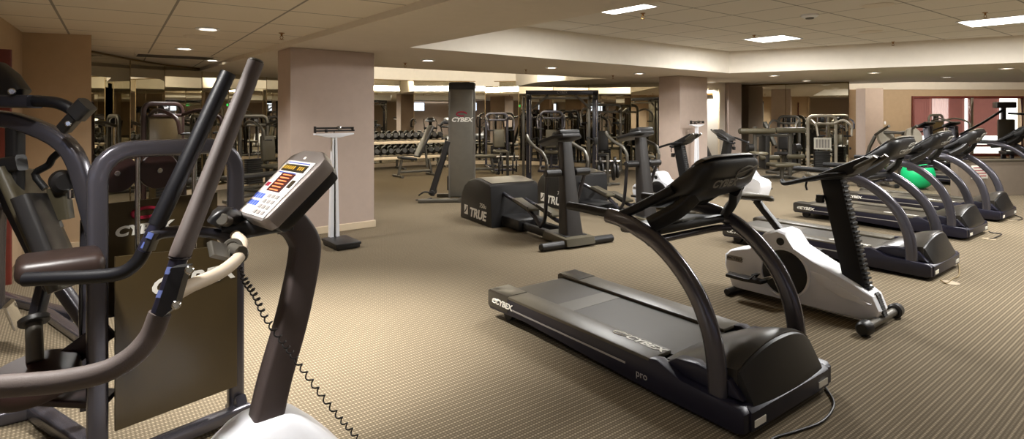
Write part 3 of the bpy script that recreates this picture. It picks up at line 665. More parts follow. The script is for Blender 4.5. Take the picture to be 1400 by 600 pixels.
# ------------------------------------------------------------------ BALL, SCALES
t = tag(MB().sphere((0,0,.285), .287, (1,1,.993), 40).build('exercise_ball', 'ball_green'), 'bright green exercise ball on the carpet behind the right treadmills', 'ball'); t.location = (8.06,11.3,0)
def scale(label, loc, rz):
    t = thing('physician_scale', label, 'scale', loc, rz, 'upright balance scales')
    m = MB(); m.box((0,0,.06), (.44,.29,.03), bev=.006); m.build('platform', 'black_plastic', t)
    MB().box((.0,0,.03), (.42,.27,.045), bev=.01).build('base', 'iron', t)
    m = MB(); m.prism([(-.26,-.075),(-.17,-.075),(-.17,-.02),(-.26,-.02)], 'z', .02, 1.25, bev=.004); m.bm.verts.ensure_lookup_table()
    m2 = MB()
    for s in (-1, 1): m2.loft([[(-.25,s*.014,.03),(-.18,s*.014,.03),(-.18,s*.056,.03),(-.25,s*.056,.03)],[(-.235,s*.006,1.24),(-.185,s*.006,1.24),(-.185,s*.028,1.24),(-.235,s*.028,1.24)]])
    m.bm.free(); m2.build('column', 'white_plastic', t)
    MB().bar([(-.2,0,.05),(-.205,0,1.2)], .03, .01, up=(0,1,0)).build('column_slot', 'iron', t)
    m = MB(); m.prism([(-.23,1.27),(.23,1.27),(.23,1.255),(.06,1.22),(-.06,1.22),(-.23,1.255)], 'x', -.245, -.175, bev=.004); m.build('beam_bracket', 'white_plastic', t)
    m = MB(); m.bar([(-.21,-.22,1.33),(-.21,.24,1.33)], .012, .022); m.bar([(-.19,-.22,1.3),(-.19,.24,1.3)], .012, .018); m.box((-.2,-.225,1.315), (.05,.018,.075)); m.box((-.2,.22,1.315), (.05,.014,.05)); m.build('balance_beam', 'iron', t)
    MB().box((-.21,.06,1.33), (.035,.05,.045)).build('large_poise', 'chrome', t); MB().box((-.19,-.1,1.298), (.03,.03,.035)).build('small_poise', 'iron', t)
    MB().tube([(-.21,0,1.24),(-.21,0,1.3)], .008, n=1).build('pivot', 'chrome', t)
    return t
sc = scale('white balance scale with dark platform against the near pillar', (-1.93,6.43,0), R(-51))
dup(sc, 'white balance scale standing before the far pillar', (4.0,11.75,0), R(-51))
# ------------------------------------------------------------------ FOREGROUND ARM TRAINER with console
AT = thing('arm_trainer', 'foreground cross trainer with lit console, tall grey and black grip arms', 'cross trainer', (-.93,2.13,0), R(39))
def W(): return MB()
# floor unit in white plastic, cut by the lower edge of the picture
rg = []
for z, a_, b_ in [(.0,.36,.22),(.1,.35,.21),(.2,.27,.17),(.28,.2,.14),(.35,.125,.105),(.375,.085,.08),(.38,.07,.065)]:
    rg.append([(-.0+a_*math.copysign(abs(math.cos(t))**.6, math.cos(t)), b_*math.copysign(abs(math.sin(t))**.6, math.sin(t)), z) for t in [2*PI*k/32 for k in range(32)]])
MB().loft(rg).build('base_cover', 'white_plastic', AT, smooth=35)
# neck column: leans, bends back at the top and carries the console
Mw = wm(AT).inverted()
def L(x, y, D): return Mw @ P(x, y, D)
m = MB(); m.bar([L(359,592,2.11),L(375,520,2.15),L(400,430,2.19),L(416,350,2.23),L(412,322,2.23),L(390,300,2.2),L(350,296,2.16)], .09, .1, up=(-1,0,.25), n=6, r=.014, sc=(1.08,1.0)); m.build('neck_column', 'column_speckle', AT, smooth=50)
MB().bar([L(360,583,2.11),L(357,597,2.11)], .115, .135, up=(-1,0,.25), r=.03).build('neck_collar', 'black_plastic', AT)
# yoke under the console
m = MB(); m.bar([L(300,318,2.08),L(330,312,2.12),L(400,300,2.18)], .1, .07, n=3, r=.02); m.bar([L(322,300,2.1),L(305,292,2.02),L(292,306,2.0)], .06, .05, n=3); m.build('yoke', 'black_plastic', AT)
MB().cyl(L(303,300,1.98), L(311,302,2.03), .022, seg=16).build('yoke_cap', 'iron_grey', AT)
# console
c0 = L(389,252,2.13); al = R(43)
CM = Matrix.Translation(c0) @ Matrix.Rotation(R(7), 4, 'Z') @ Matrix.Rotation(-al, 4, 'Y')
def cx(mb, name, m_, par=AT, sm=40): mb.bm.transform(CM); return mb.build(name, m_, par, smooth=sm)
hw_, hl = .142, .168
pr = [(-hl+.02,-hw_*.86),(-hl,-hw_*.7),(-hl,hw_*.7),(-hl+.02,hw_*.86),(hl*.62,hw_),(hl*.8,hw_*.95),(hl,hw_*.5),(hl,-hw_*.5),(hl*.8,-hw_*.95),(hl*.62,-hw_)]
b = MB().prism(pr, 'z', -.05, .012, bev=.012); cx(b, 'console_case', 'silver_plastic')
b = MB().prism([(p[0]*.9+.01, p[1]*.82) for p in pr], 'z', -.1, -.05, bev=.015); cx(b, 'console_back', 'black_plastic')
fw = hw_*.8
b = MB().prism([(-hl+.012,-fw*.95),(-hl+.012,fw*.95),(hl*.62,fw),(hl*.62,-fw)], 'z', .011, .0145, bev=.0); cf = cx(b, 'console_face', 'console_face')
b = MB().box((hl*.73,0,.0125), (.012,.016,.004), bev=.001); cx(b, 'maker_badge', 'print_white')
b = MB().box((.068,0,.0155), (.034,fw*1.6,.004), bev=.001); cx(b, 'display', 'display_dark')
b = MB()
for k in range(9): b.box((.068,.085-.017*k-(.02 if k > 5 else 0),.0178), (.017,.009,.001), bev=0)
cx(b, 'display_digit', 'led_amber')
b = MB().box((-.004,.0,.0155), (.088,fw*.95,.003), bev=.001); lp = cx(b, 'led_panel', 'led_panel')
b = MB()
for k in range(6): b.box((.032-.0145*k,.0,.0172), (.005,fw*.62,.001), bev=0)
cx(b, 'led_row', 'led_orange')
b = MB().box((-.004,-fw*.72,.0155), (.035,.026,.003), bev=.001); cx(b, 'reset_button', 'display_dark')
for k, (u, v, a_, b_, mm) in enumerate([(.094,0,.006,fw*1.5,'print_blue'),(.043,.02,.006,fw*1.2,'print_blue'),(-.075,fw*.6,.024,.06,'print_blue'),(-.108,fw*.55,.022,.07,'print_blue'),(-.02,fw*.74,.03,.03,'print_red')]):
    mbk = MB()
    if mm == 'print_blue' and k > 1:
        for j in range(4): mbk.box((u,v+.03-.02*j,.0152), (a_,.015,.0012), bev=0)
    else: mbk.box((u,v,.0152), (a_*.6,b_,.0012), bev=0)
    cx(mbk, 'printed_band', mm)
kp = []
for r_ in range(4):
    for c_ in range(3):
        b = MB().box((-.068-.024*r_,-.01-.032*c_-.01*(c_ > 9),.0158), (.016,.022,.003), bev=.002); cx(b, 'key_button', 'print_grey')
# fixed handlebars out to the brackets
m = MB(); m.tube([P(322,322,2.02),P(332,333,1.93),P(326,352,1.78),P(300,373,1.62),P(262,390,1.5),P(240,402,1.45)], .0185, n=6, seg=14); m.build('handlebar', 'beige_tube', AT, True)
m = MB(); m.torus(P(325,348,1.8), .024, .024, .007, (1,.25,-.1), (0,.4,.9)); m.torus(P(318,338,1.84), .022, .022, .008, (1,.25,-.1), (0,.4,.9)); m.tube([P(318,340,1.83),P(330,345,1.78)], .02, n=1); m.build('pulse_sensor_clamp', 'iron_grey', AT, True)
m = MB(); m.tube([P(330,318,2.08),P(322,332,2.07),P(300,320,2.05),P(262,316,2.0),P(225,318,1.93),P(203,326,1.88)], .02, n=6, seg=12); m.build('far_handlebar', 'slate_dark', AT, True)
MB().bar([P(300,352,1.72),P(296,333,1.74)], .02, .07, up=(0,1,0)).build('speed_switch', 'iron_grey', AT, True)
# grip arm towards the camera
MB().tube([P(350,84,1.72),P(333,128,1.7),P(290,236,1.6),P(251,335,1.5),P(246,352,1.49)], .0235, n=4, seg=20, sc=(1.0,1.17)).build('grip', 'grip_grey', AT, True, smooth=60)
MB().cyl(P(349.5,85,1.72), P(350.5,82,1.722), .022, seg=20, bev=.003).build('grip_cap', 'iron_grey', AT, True)
MB().tube([P(246,350,1.49),P(232,392,1.46),P(219,428,1.44)], .0215, n=2, seg=16).build('arm_tube', 'navy_steel', AT, True)
MB().tube([P(219,428,1.44),P(206,459,1.43),P(182,486,1.41),P(146,507,1.39),P(90,520,1.375),P(30,526,1.365),P(-70,532,1.35)], .0265, n=5, seg=20).build('lower_arm', 'grip_grey', AT, True, smooth=60)
b = MB()
q = [P(243,362,1.455),P(264,360,1.455),P(258,378,1.455),P(248,414,1.44),P(232,428,1.44),P(222,425,1.44)]
q2 = [v+Vector((.0,-.03,0)) for v in q]; b.loft([q, q2]); bk_ = b.build('arm_bracket', 'black_plastic', AT, True)
for x, y in ((259,369),(241,417)): MB().cyl(P(x,y,1.45), P(x,y,1.40), .011, seg=10, bev=.004).build('bolt', 'chrome', AT, True)
for x, y in ((229,370),(217,402)):
    MB().bar([P(x+3,y-5,1.43),P(x-1,y+5,1.42)], .012, .002, up=(0,1,0)).build('arm_decal', 'decal_blue', AT, True)
# far grip arm
MB().tube([P(312,100,2.1),P(285,157,2.05),P(250,233,1.98),P(214,308,1.92)], .0275, n=4, seg=18).build('far_grip', 'grip_black', AT, True, smooth=60)
MB().tube([P(216,304,1.92),P(203,330,1.9),P(196,345,1.89)], .022, n=2, seg=14).build('far_arm_tube', 'navy_steel', AT, True)
MB().bar([P(213,318,1.89),P(203,342,1.88)], .02, .05, up=(0,1,0)).build('far_arm_bracket', 'black_plastic', AT, True)
for x, y in ((205,322),(198,336)): MB().bar([P(x+2,y-4,1.865),P(x-2,y+4,1.86)], .02, .002, up=(0,1,0)).build('far_arm_decal', 'decal_blue', AT, True)
MB().tube([P(197,343,1.89),P(186,360,1.88),P(166,373,1.87),P(130,378,1.86),P(80,380,1.85),P(34,382,1.84)], .0225, n=5, seg=18).build('far_lower_arm', 'grip_black', AT, True, smooth=60)
# coiled lead
cl = crom([P(329,366,1.74),P(336,385,1.76),P(349,404,1.8),P(362,432,1.86),P(385,465,1.93),P(405,492,1.98),P(432,530,2.02),P(462,568,2.06),P(488,598,2.08),P(520,640,2.1)], 28); pts = []
for i, p in enumerate(cl):
    f = i/len(cl); a_ = i*.82; rr = .0085 if i > 18 else .004
    d = (cl[min(i+1,len(cl)-1)]-cl[max(i-1,0)]).normalized(); s_ = d.cross(Vector((0,1,0))).normalized(); u_ = s_.cross(d)
    pts.append(p+s_*rr*math.cos(a_)+u_*rr*math.sin(a_))
pts += [Vector((-.55,2.05,.012)), Vector((-.7,2.0,.012))]
MB().tube(pts, .0028, n=2, seg=6).build('coiled_lead', 'cord_black', AT, True, smooth=60)

# ------------------------------------------------------------------ STRENGTH MACHINE at the far left
SM = thing('strength_machine', 'dark plate press machine with rounded weight tower at left edge', 'strength machine', (-1.55,2.6,0), 0)
a_, b_ = Vector((-1.727,2.37,0)), Vector((-1.37,2.82,0)); dv = (b_-a_).normalized(); nv = Vector((dv.y,-dv.x,0)); ZH = 1.345
def tp(u, z, o=0): return a_+dv*u+nv*o+Vector((0,0,z))
wd_ = (b_-a_).length
def hoop(o, name, ins=0, zt=ZH):
    r = .13; pts = [tp(ins,.03,o),tp(ins,zt-r,o)]
    for k in range(1, 6): t = R(180-18*k); pts.append(tp(ins+r+r*math.cos(t), zt-r+r*math.sin(t), o))
    for k in range(0, 6): t = R(90-18*k); pts.append(tp(wd_-ins-r+r*math.cos(t), zt-r+r*math.sin(t), o))
    pts.append(tp(wd_-ins,.03,o)); MB().bar(pts, .075, .055, up=tuple(nv), r=.02).build(name, 'slate_metal', SM, True)
hoop(0, 'tower_hoop')
MB().bar([tp(.0,.05,.0),tp(0,.05,.08)], .06, .06).build('tower_foot', 'slate_dark', SM, True)
MB().bar([tp(-.05,.05,.06),tp(wd_+.03,.05,.06)], .07, .055, r=.012).build('base_rail', 'slate_metal', SM, True)
MB().bar([tp(wd_,.03,-.05),tp(wd_,.1,.06)], .05, .05).build('rail_joint', 'slate_dark', SM, True)
# shield panels
m = MB(); pts = [tp(.05,.17,.035),tp(wd_-.015,.17,.035),tp(wd_-.015,.86,.035),tp(.05,.9,.035)]; m.loft([pts, [p+nv*.012 for p in pts]]); m.build('guard_panel', 'olive_shield', SM, True)
text('guard_lettering', 'CYBEX', .095, 'print_white', SM, wm(SM).inverted() @ tp(.36,.735,.049), dv, (0,0,1), .2, sx=1.25, bold=.003)
m = MB(); pts = [tp(.08,.6,-.16),tp(wd_-.02,.6,-.16),tp(wd_-.02,1.1,-.16),tp(.08,1.1,-.16)]; m.loft([pts, [p+nv*.01 for p in pts]]); m.build('rear_guard_panel', 'olive_shield', SM, True)
text('rear_guard_lettering', 'CYBEX', .06, 'print_white', SM, wm(SM).inverted() @ tp(.22,.965,-.148), dv, (0,0,1), .2, sx=1.25, bold=.003)
m = MB(); m.torus(tp(.23,1.04,-.148), .055, .022, .008, tuple(dv), (0,0,1)); m.build('rear_guard_mark', 'print_red', SM, True)
for u in (.17, .41): MB().cyl(tp(u,.2,-.07), tp(u,ZH-.02,-.07), .011, seg=12).build('guide_rod', 'chrome', SM, True)
MB().bar([tp(.12,.45,-.07),tp(.46,.45,-.07)], .12, .6).build('weight_stack', 'iron', SM, True)
for u in (.1, .27):
    MB().cyl(tp(u,1.235,-.13), tp(u,1.235,-.1), .085, seg=30).build('pulley', 'burgundy', SM, True)
    MB().cyl(tp(u,1.235,-.098), tp(u,1.235,-.09), .012, seg=10).build('pulley_bolt', 'chrome', SM, True)
# inner standing frame beside the tower
MB().bar([P(131,605,2.5),P(131,420,2.55),P(134,240,2.6)], .055, .05, up=(0,1,0)).build('inner_upright', 'slate_metal', SM, True)
MB().bar([P(120,560,2.62),P(118,420,2.7),P(120,300,2.75)], .05, .05, up=(0,1,0)).build('rear_upright', 'slate_metal', SM, True)
# press arm arch
MB().bar([P(-20,160,2.5),P(20,165,2.5),P(62,180,2.5),P(90,198,2.5),P(107,225,2.5),P(121,275,2.52),P(138,345,2.55),P(152,430,2.58)], .072, .065, up=(0,1,0), n=2, r=.015).build('press_arm', 'slate_metal', SM, True)
MB().bar([P(-25,138,2.42),P(48,139,2.42)], .055, .085, up=(0,1,0), r=.012).build('cross_member', 'slate_dark', SM, True)
MB().tube([P(45,138,2.42),P(75,140,2.42),P(95,148,2.42),P(106,160,2.42)], .025, n=4).build('press_handle', 'grip_black', SM, True)
m = MB(); m.bar([P(120,142,2.4),P(104,158,2.4)], .07, .06, up=(0,1,0)); m.bar([P(104,158,2.4),P(88,176,2.42)], .05, .05, up=(0,1,0)); m.build('handle_block', 'black_plastic', SM, True)
MB().cyl(P(93,169,2.4), P(93,169,2.36), .012, seg=10).build('handle_bolt', 'chrome', SM, True)
m = MB(); m.bar([P(-8,98,2.46),P(10,112,2.45),P(24,132,2.44)], .1, .07, up=(0,1,0)); m.build('pivot_block', 'black_plastic', SM, True)
MB().cyl(P(16,125,2.42), P(16,125,2.36), .014, seg=10).build('pivot_bolt', 'chrome', SM, True)
MB().bar([P(21,168,2.5),P(21,228,2.52),P(20,262,2.52)], .055, .06, up=(0,1,0)).build('drop_link', 'black_plastic', SM, True)
MB().bar([P(-25,232,2.5),P(30,222,2.5)], .07, .06, up=(0,1,0)).build('link_plate', 'black_plastic', SM, True)
MB().bar([P(-15,215,2.62),P(15,285,2.62),P(45,345,2.64),P(70,395,2.66)], .045, .045, up=(0,1,0)).build('back_frame', 'slate_dark', SM, True)
# pads
MB().bar([P(22,232,2.6),P(94,392,2.6)], .045, .34, up=(-.4,1,0), r=.018).build('back_pad', 'vinyl_olive', SM, True)
MB().bar([P(40,268,2.45),P(82,372,2.45)], .07, .2, up=(-.4,1,0), r=.02).build('chest_pad', 'vinyl_black', SM, True)
MB().cyl(P(84,247,2.62), P(90,249,2.56), .052, seg=24, bev=.015).build('head_roll', 'vinyl_black', SM, True)
m = MB(); m.bar([P(80,256,2.6),P(86,300,2.6)], .085, .05, up=(0,1,0), r=.012); m.bar([P(62,268,2.6),P(80,312,2.6)], .03, .04, up=(0,1,0)); m.build('adjuster_bracket', 'vinyl_olive', SM, True)
MB().tube([P(62,258,2.6),P(48,238,2.6),P(66,226,2.6),P(72,216,2.6),P(84,206,2.6)], .016, n=3).build('adjuster_handle', 'black_soft', SM, True)
MB().cyl(P(97,272,2.56), P(97,258,2.56), .014, seg=12).build('adjuster_pin', 'chrome', SM, True)
p0 = P(83,361,2.2); m = MB(); m.box(p0, (.27,.24,.085), (0,0,R(40)), bev=.035, seg=4); m.build('seat_pad', 'vinyl_brown', SM, True)
MB().bar([P(62,385,2.7),P(48,440,2.62)], .05, .06, up=(0,1,0)).build('seat_strut', 'slate_dark', SM, True)
# low weight disc on its stem, linkage and floor frame
MB().cyl(P(48,495,2.35), P(46,430,2.42), .03, seg=16).build('disc_stem', 'iron_grey', SM, True)
MB().cyl(P(47,442,2.4), P(46,434,2.41), .055, seg=20).build('stem_collar', 'iron', SM, True)
pd0 = P(46,518,2.3); m = MB(); m.lathe([(.001,-.035),(.15,-.035),(.158,-.025),(.158,.025),(.15,.035),(.03,.035),(.001,.035)], Matrix.Translation(pd0) @ Matrix.Rotation(R(12), 4, 'X'), 40); m.build('weight_disc', 'burgundy', SM, True)
MB().bar([P(72,505,2.42),P(150,448,2.48)], .02, .09, up=(0,0,1)).build('upper_link', 'burgundy', SM, True)
MB().bar([P(60,540,2.4),P(150,545,2.45)], .03, .13, up=(0,1,0)).build('lower_link', 'burgundy', SM, True)
MB().bar([P(50,430,2.9),P(25,445,2.7),P(12,415,2.6)], .02, .05, up=(0,1,0)).build('cam_arm', 'chrome', SM, True)
g = lambda x, y, z=.035: G(x, y, z)
m = MB(); m.bar([g(-60,585),g(45,560)], .08, .07); m.bar([g(45,558),g(165,640)], .08, .07); m.build('floor_frame', 'slate_metal', SM, True)
m = MB(); m.bar([g(-20,400),g(105,432)], .08, .07); m.bar([g(60,425),g(125,470)], .07, .06); m.build('rear_floor_frame', 'slate_metal', SM, True)
m = MB(); m.bar([P(-4,420,3.7),P(-2,300,3.6),P(10,282,3.6),P(30,300,3.6)], .07, .06, up=(0,1,0), n=2); m.build('rear_hoop', 'slate_metal', SM, True)
MB().bar([P(85,395,3.1),P(128,455,2.9)], .07, .06, up=(0,1,0)).build('diagonal_brace', 'slate_dark', SM, True)
MB().tube([P(112,380,2.5),P(111,470,2.5)], .004, n=1).build('pull_cable', 'iron', SM, True)
# ------------------------------------------------------------------ BACKGROUND MACHINES
dup(bk, 'white exercise bike in front of the far pillar, its console left of the balance scale', (2.75,8.5,0), R(-52))
dup(bk, 'white exercise bike behind the large treadmill console, nearest the white door', (3.85,10.75,0), R(118))
dup(tm, 'treadmill beyond the low partition at the right edge', (9.75,11.75,0), R(-50), 'treadmills')
def stepper(label, loc, rz):
    t = thing('stair_stepper', label, 'stepper', loc, rz, 'stair steppers before the windows')
    m = MB(); m.box((0,0,.09), (.95,.5,.14), bev=.03); m.box((.45,0,.05), (.1,.62,.08), bev=.02); m.build('base', 'slate_dark', t)
    MB().bar([(.32,0,.1),(.2,0,1.15)], .14, .2, up=(1,0,0), r=.03).build('column', 'slate_metal', t)
    M = Matrix.Translation((.16,0,1.2)) @ Matrix.Rotation(R(-25), 4, 'Y'); m = MB(); m.box((0,0,0), (.28,.36,.07), bev=.025); m.bm.transform(M); m.build('console', 'black_plastic', t)
    for s in (-1, 1):
        MB().tube([(.2,s*.08,1.12),(.12,s*.28,1.12),(-.2,s*.3,1.0),(-.4,s*.3,.95)], .02, n=4).build('handrail', 'black_soft', t)
        MB().bar([(.3,s*.13,.3),(-.3,s*.13,.22+.06*s)], .05, .06).build('pedal_arm', 'iron_grey', t)
        MB().box((-.32,s*.13,.25+.06*s), (.32,.13,.04), bev=.015).build('pedal', 'black_plastic', t)
    return t
stepper('dark stair stepper before the left end of the red curtained windows', (11.2,15.6,0), R(-75)); stepper('dark stair stepper before the windows, right of its twin', (12.0,15.75,0), R(-75))

def station(label, loc, rz, h=1.45, w=.62, frame='grey_metal', pad='vinyl_olive', placard=False, arms=True, seat=True, group=None, stack=True, panel=False):
    t = thing('strength_station', label, 'strength machine', loc, rz, group)
    r = .12; pts = [(-.45,-w/2,.03),(-.45,-w/2,h-r)]
    for k in range(1, 6): a = R(180-18*k); pts.append((-.45,-w/2+r+r*math.cos(a),h-r+r*math.sin(a)))
    for k in range(0, 6): a = R(90-18*k); pts.append((-.45,w/2-r+r*math.cos(a),h-r+r*math.sin(a)))
    pts.append((-.45,w/2,.03)); MB().bar(pts, .07, .05, up=(1,0,0), r=.02).build('tower_hoop', frame, t)
    m = MB(); m.bar([(-.6,-w/2,.035),(.75,-w/2,.035)], .06, .06); m.bar([(-.6,w/2,.035),(.75,w/2,.035)], .06, .06); m.bar([(.72,-w/2,.035),(.72,w/2,.035)], .06, .06); m.bar([(-.45,-w/2,.035),(-.45,w/2,.035)], .06, .06); m.build('base_frame', frame, t)
    for y in (-.1, .1): MB().cyl((-.45,y,.06), (-.45,y,h-.03), .012, seg=10).build('guide_rod', 'chrome', t)
    if stack:
        m = MB()
        for k in range(12): m.box((-.45,0,.12+.042*k), (.12,.34,.037), bev=.004)
        m.build('weight_stack', 'iron', t)
    if panel: MB().box((-.4,0,h*.5), (.015,w-.1,h*.75), bev=.004).build('guard_panel', 'olive_shield', t)
    if placard:
        q = MB().box((-.4,0,.78), (.012,w*.62,.28), bev=.003).build('placard', 'label_paper', t)
        m = MB()
        for k in range(5): m.box((-.3925,-.13+.065*k,.78), (.003,.045,.2), bev=0)
        m.build('placard_figure', 'print_grey', q)
    MB().cyl((-.45,-.04,h-.1), (-.45,.04,h-.1), .07, seg=20).build('pulley', 'black_plastic', t)
    if seat:
        MB().bar([(.2,0,.05),(.2,0,.45)], .07, .07, up=(1,0,0)).build('seat_post', frame, t)
        MB().box((.2,0,.48), (.4,.36,.075), bev=.03, seg=3).build('seat_pad', pad, t)
        MB().bar([(.0,0,.05),(-.08,0,1.0)], .06, .06, up=(1,0,0)).build('back_post', frame, t)
        MB().box((-.02,0,.82), (.075,.3,.5), (0,R(-6),0), bev=.03, seg=3).build('back_pad', pad, t)
    if arms:
        MB().bar([(-.4,-w/2+.05,h-.18),(-.4,w/2-.05,h-.18)], .05, .05).build('arm_shaft', frame, t)
        for s in (-1, 1):
            a = MB().bar([(-.4,s*(w/2-.06),h-.18),(-.1,s*(w/2+.04),h-.1),(.28,s*(w/2+.06),h-.22),(.34,s*(w/2+.04),h-.45)], .05, .04, up=(0,1,0), n=4).build('press_arm', frame, t)
            MB().cyl((.34,s*(w/2+.03),h-.45), (.34,s*(w/2-.12),h-.45), .018, seg=10).build('grip', 'grip_black', a)
    return t
station('pale grey machine with rounded hoop and white placard, right of the roller pads', (7.35,13.2,0), R(-100), 1.44, .62, 'disc_grey', 'vinyl_black', True, seat=False)
station('grey hooped machine close to the right mirrors behind the roller pads', (7.0,14.6,0), R(-128), 1.42, .5, 'iron_grey', 'vinyl_black', False)
station('dark low weight machine standing left of the windows', (9.6,16.9,0), R(-70), 1.5, .6, 'slate_metal', 'vinyl_black', False, panel=True)
station('grey rounded machine in front of the white mullion of the far windows', (13.1,17.0,0), R(-75), 1.45, .55, 'iron_grey', 'vinyl_olive', False, panel=True)
station('grey weight machine in front of the curved mirrors, right of the weight frame', (2.25,14.2,0), R(-105), 1.72, .85, 'grey_metal', 'vinyl_black', False)
station('dark machine by curved mirrors, between the grey column and weight frame', (-.35,15.5,0), R(-80), 1.5, .6, 'slate_metal', 'vinyl_olive', False)
station('dark hooped machine before the left mirrors, standing in for a reflection', (-5.0,8.7,0), R(-20), 1.65, .65, 'burgundy', 'vinyl_black', False, panel=True)  # solid stand-in for the strength machine's mirror reflection
station('grey hooped machine near left mirrors, just left of the near pillar', (-4.75,11.1,0), R(-30), 1.45, .6, 'iron_grey', 'vinyl_olive', False)

def roller_machine(label, loc, rz):
    t = thing('roller_pad_machine', label, 'strength machine', loc, rz)
    for y in (-.42, .42): MB().bar([(0,y,.03),(0,y,1.2)], .08, .06, up=(1,0,0)).build('post', 'iron_grey', t)
    m = MB(); m.bar([(-.5,-.42,.035),(.55,-.42,.035)], .07, .07); m.bar([(-.5,.42,.035),(.55,.42,.035)], .07, .07); m.bar([(0,-.42,.05),(0,.42,.05)], .07, .07); m.build('frame', 'iron_grey', t); MB().bar([(0,-.42,1.0),(0,.42,1.0)], .06, .06).build('cross_bar', 'iron_grey', t)
    for z, y0, y1, r in ((1.1,-.85,0.0,.065),(1.12,.02,.72,.065),(.5,-.36,.1,.055),(.52,.3,.7,.055)):
        MB().cyl((.1,y0,z), (.1,y1,z), r, seg=18, bev=.02).build('roller_pad', 'vinyl_olive', t)
    MB().bar([(.0,-.2,.25),(.02,-.2,1.0)], .12, .3, up=(1,0,0)).build('weight_stack', 'iron', t)
    MB().box((.35,.05,.36), (.42,.6,.08), bev=.03, seg=3).build('seat_pad', 'vinyl_olive', t); MB().bar([(.3,.05,.04),(.3,.05,.33)], .07, .07, up=(1,0,0)).build('seat_post', 'iron_grey', t)
    for y in (-.5, .5): MB().cyl((.05,y,.72), (.05,y*1.25,.72), .09, seg=20).build('weight_plate', 'iron', t)
    return t
roller_machine('olive roller pad machine in front of the right mirrors', (5.95,13.0,0), R(-85))

def flat_bench(label, loc, rz, pad='vinyl_olive', incl=0, group=None):
    t = thing('weight_bench', label, 'bench', loc, rz, group)
    if not incl:
        MB().box((0,0,.44), (1.2,.28,.07), bev=.025, seg=3).build('bench_pad', pad, t)
    else:
        MB().box((-.22,0,.44), (.4,.3,.07), (0,R(8),0), bev=.025, seg=3).build('seat_pad', pad, t)
        a = R(incl); MB().box((.02+.42*math.cos(a),0,.46+.42*math.sin(a)), (.84,.29,.07), (0,-a,0), bev=.025, seg=3).build('back_pad', pad, t)
        MB().bar([(.3,0,.2),(.25,0,.75)], .05, .05, up=(0,1,0)).build('back_strut', 'iron_grey', t)
    for x in (-.45, .42):
        m = MB(); m.bar([(x,-.27,.03),(x,.27,.03)], .06, .05); m.bar([(x,0,.03),(x*.8,0,.41)], .06, .06, up=(0,1,0)); m.build('leg', 'iron_grey', t)
    MB().bar([(-.45,0,.12),(.42,0,.12)], .06, .06).build('spine', 'iron_grey', t)
    for s in (-1, 1): MB().cyl((.46,s*.26,.045), (.46,s*.3,.045), .045, seg=14).build('wheel', 'black_plastic', t)
    return t
flat_bench('adjustable bench with black back pad raised, in front of the dumbbell rack', (-2.3,13.6,0), R(35), 'vinyl_black', 62)
flat_bench('flat olive bench by curved mirrors right of the grey column', (-.85,14.1,0), R(15))
flat_bench('low flat bench in front of the right mirrors beside the placard machine', (7.3,11.75,0), R(-8))
flat_bench('adjustable bench with raised pad in front of the white door', (4.7,13.45,0), R(150), 'vinyl_black', 66)
station('dark low machine by curved mirrors behind the opening of the weight frame', (1.05,15.2,0), R(-95), 1.55, .6, 'slate_metal', 'vinyl_olive')
flat_bench('flat dark bench in front of the left mirrors, seen under the machine arms', (-4.35,9.75,0), R(60), 'vinyl_black')

# grey cable column with leg rest and floor frame
t = thing('cable_column', 'tall grey cable column with red and white mark, left of the first elliptical', 'strength machine', (-.86,9.85,0), R(-2))
MB().box((0,0,1.0), (.41,.2,1.86), bev=.02).build('column_cover', 'column_grey', t)
MB().box((0,0,1.97), (.45,.24,.13), bev=.03).build('column_cap', 'black_plastic', t)
for s in (-1, 1): MB().bar([(s*.215,-.05,.05),(s*.215,-.05,1.95)], .03, .1, up=(0,1,0)).build('side_channel', 'grey_metal', t)
text('brand_lettering', 'CYBEX', .1, 'print_white', t, (.0,-.103,1.39), (1,0,0), (0,0,1), .25, bold=.004, sx=1.15)
MB().torus((0,-.102,1.49), .085, .035, .012, (1,0,0), (0,0,1), 0, 300).build('brand_mark', 'print_red', t)
m = MB(); m.bar([(-.7,-.35,.035),(.3,-.2,.035)], .07, .06); m.bar([(-.5,.35,.035),(.2,.35,.035)], .07, .06); m.bar([(0,-.3,.035),(0,.4,.035)], .07, .06); m.build('floor_frame', 'iron_grey', t)
MB().bar([(-.52,-.1,.1),(-.24,-.05,1.02)], .1, .14, up=(0,1,0), r=.03).build('lever_pad', 'vinyl_black', t)
MB().cyl((-.5,-.18,.14), (-.5,.1,.14), .05, seg=16, bev=.012).build('roller_pad', 'vinyl_black', t)
MB().tube([(-.5,-.18,.14),(-.6,-.3,.18),(-.7,-.3,.12)], .014, n=3).build('pull_handle', 'iron', t)
MB().tube([(-.5,-.2,.06),(-.62,-.34,.05),(-.74,-.34,.05)], .012, n=2).build('foot_hook', 'iron', t)
MB().bar([(-.24,0,1.0),(-.1,.0,1.05)], .05, .05).build('lever_bracket', 'iron_grey', t)
MB().box((-.22,-.02,.3), (.07,.1,.25), bev=.01).build('adjuster', 'iron', t)

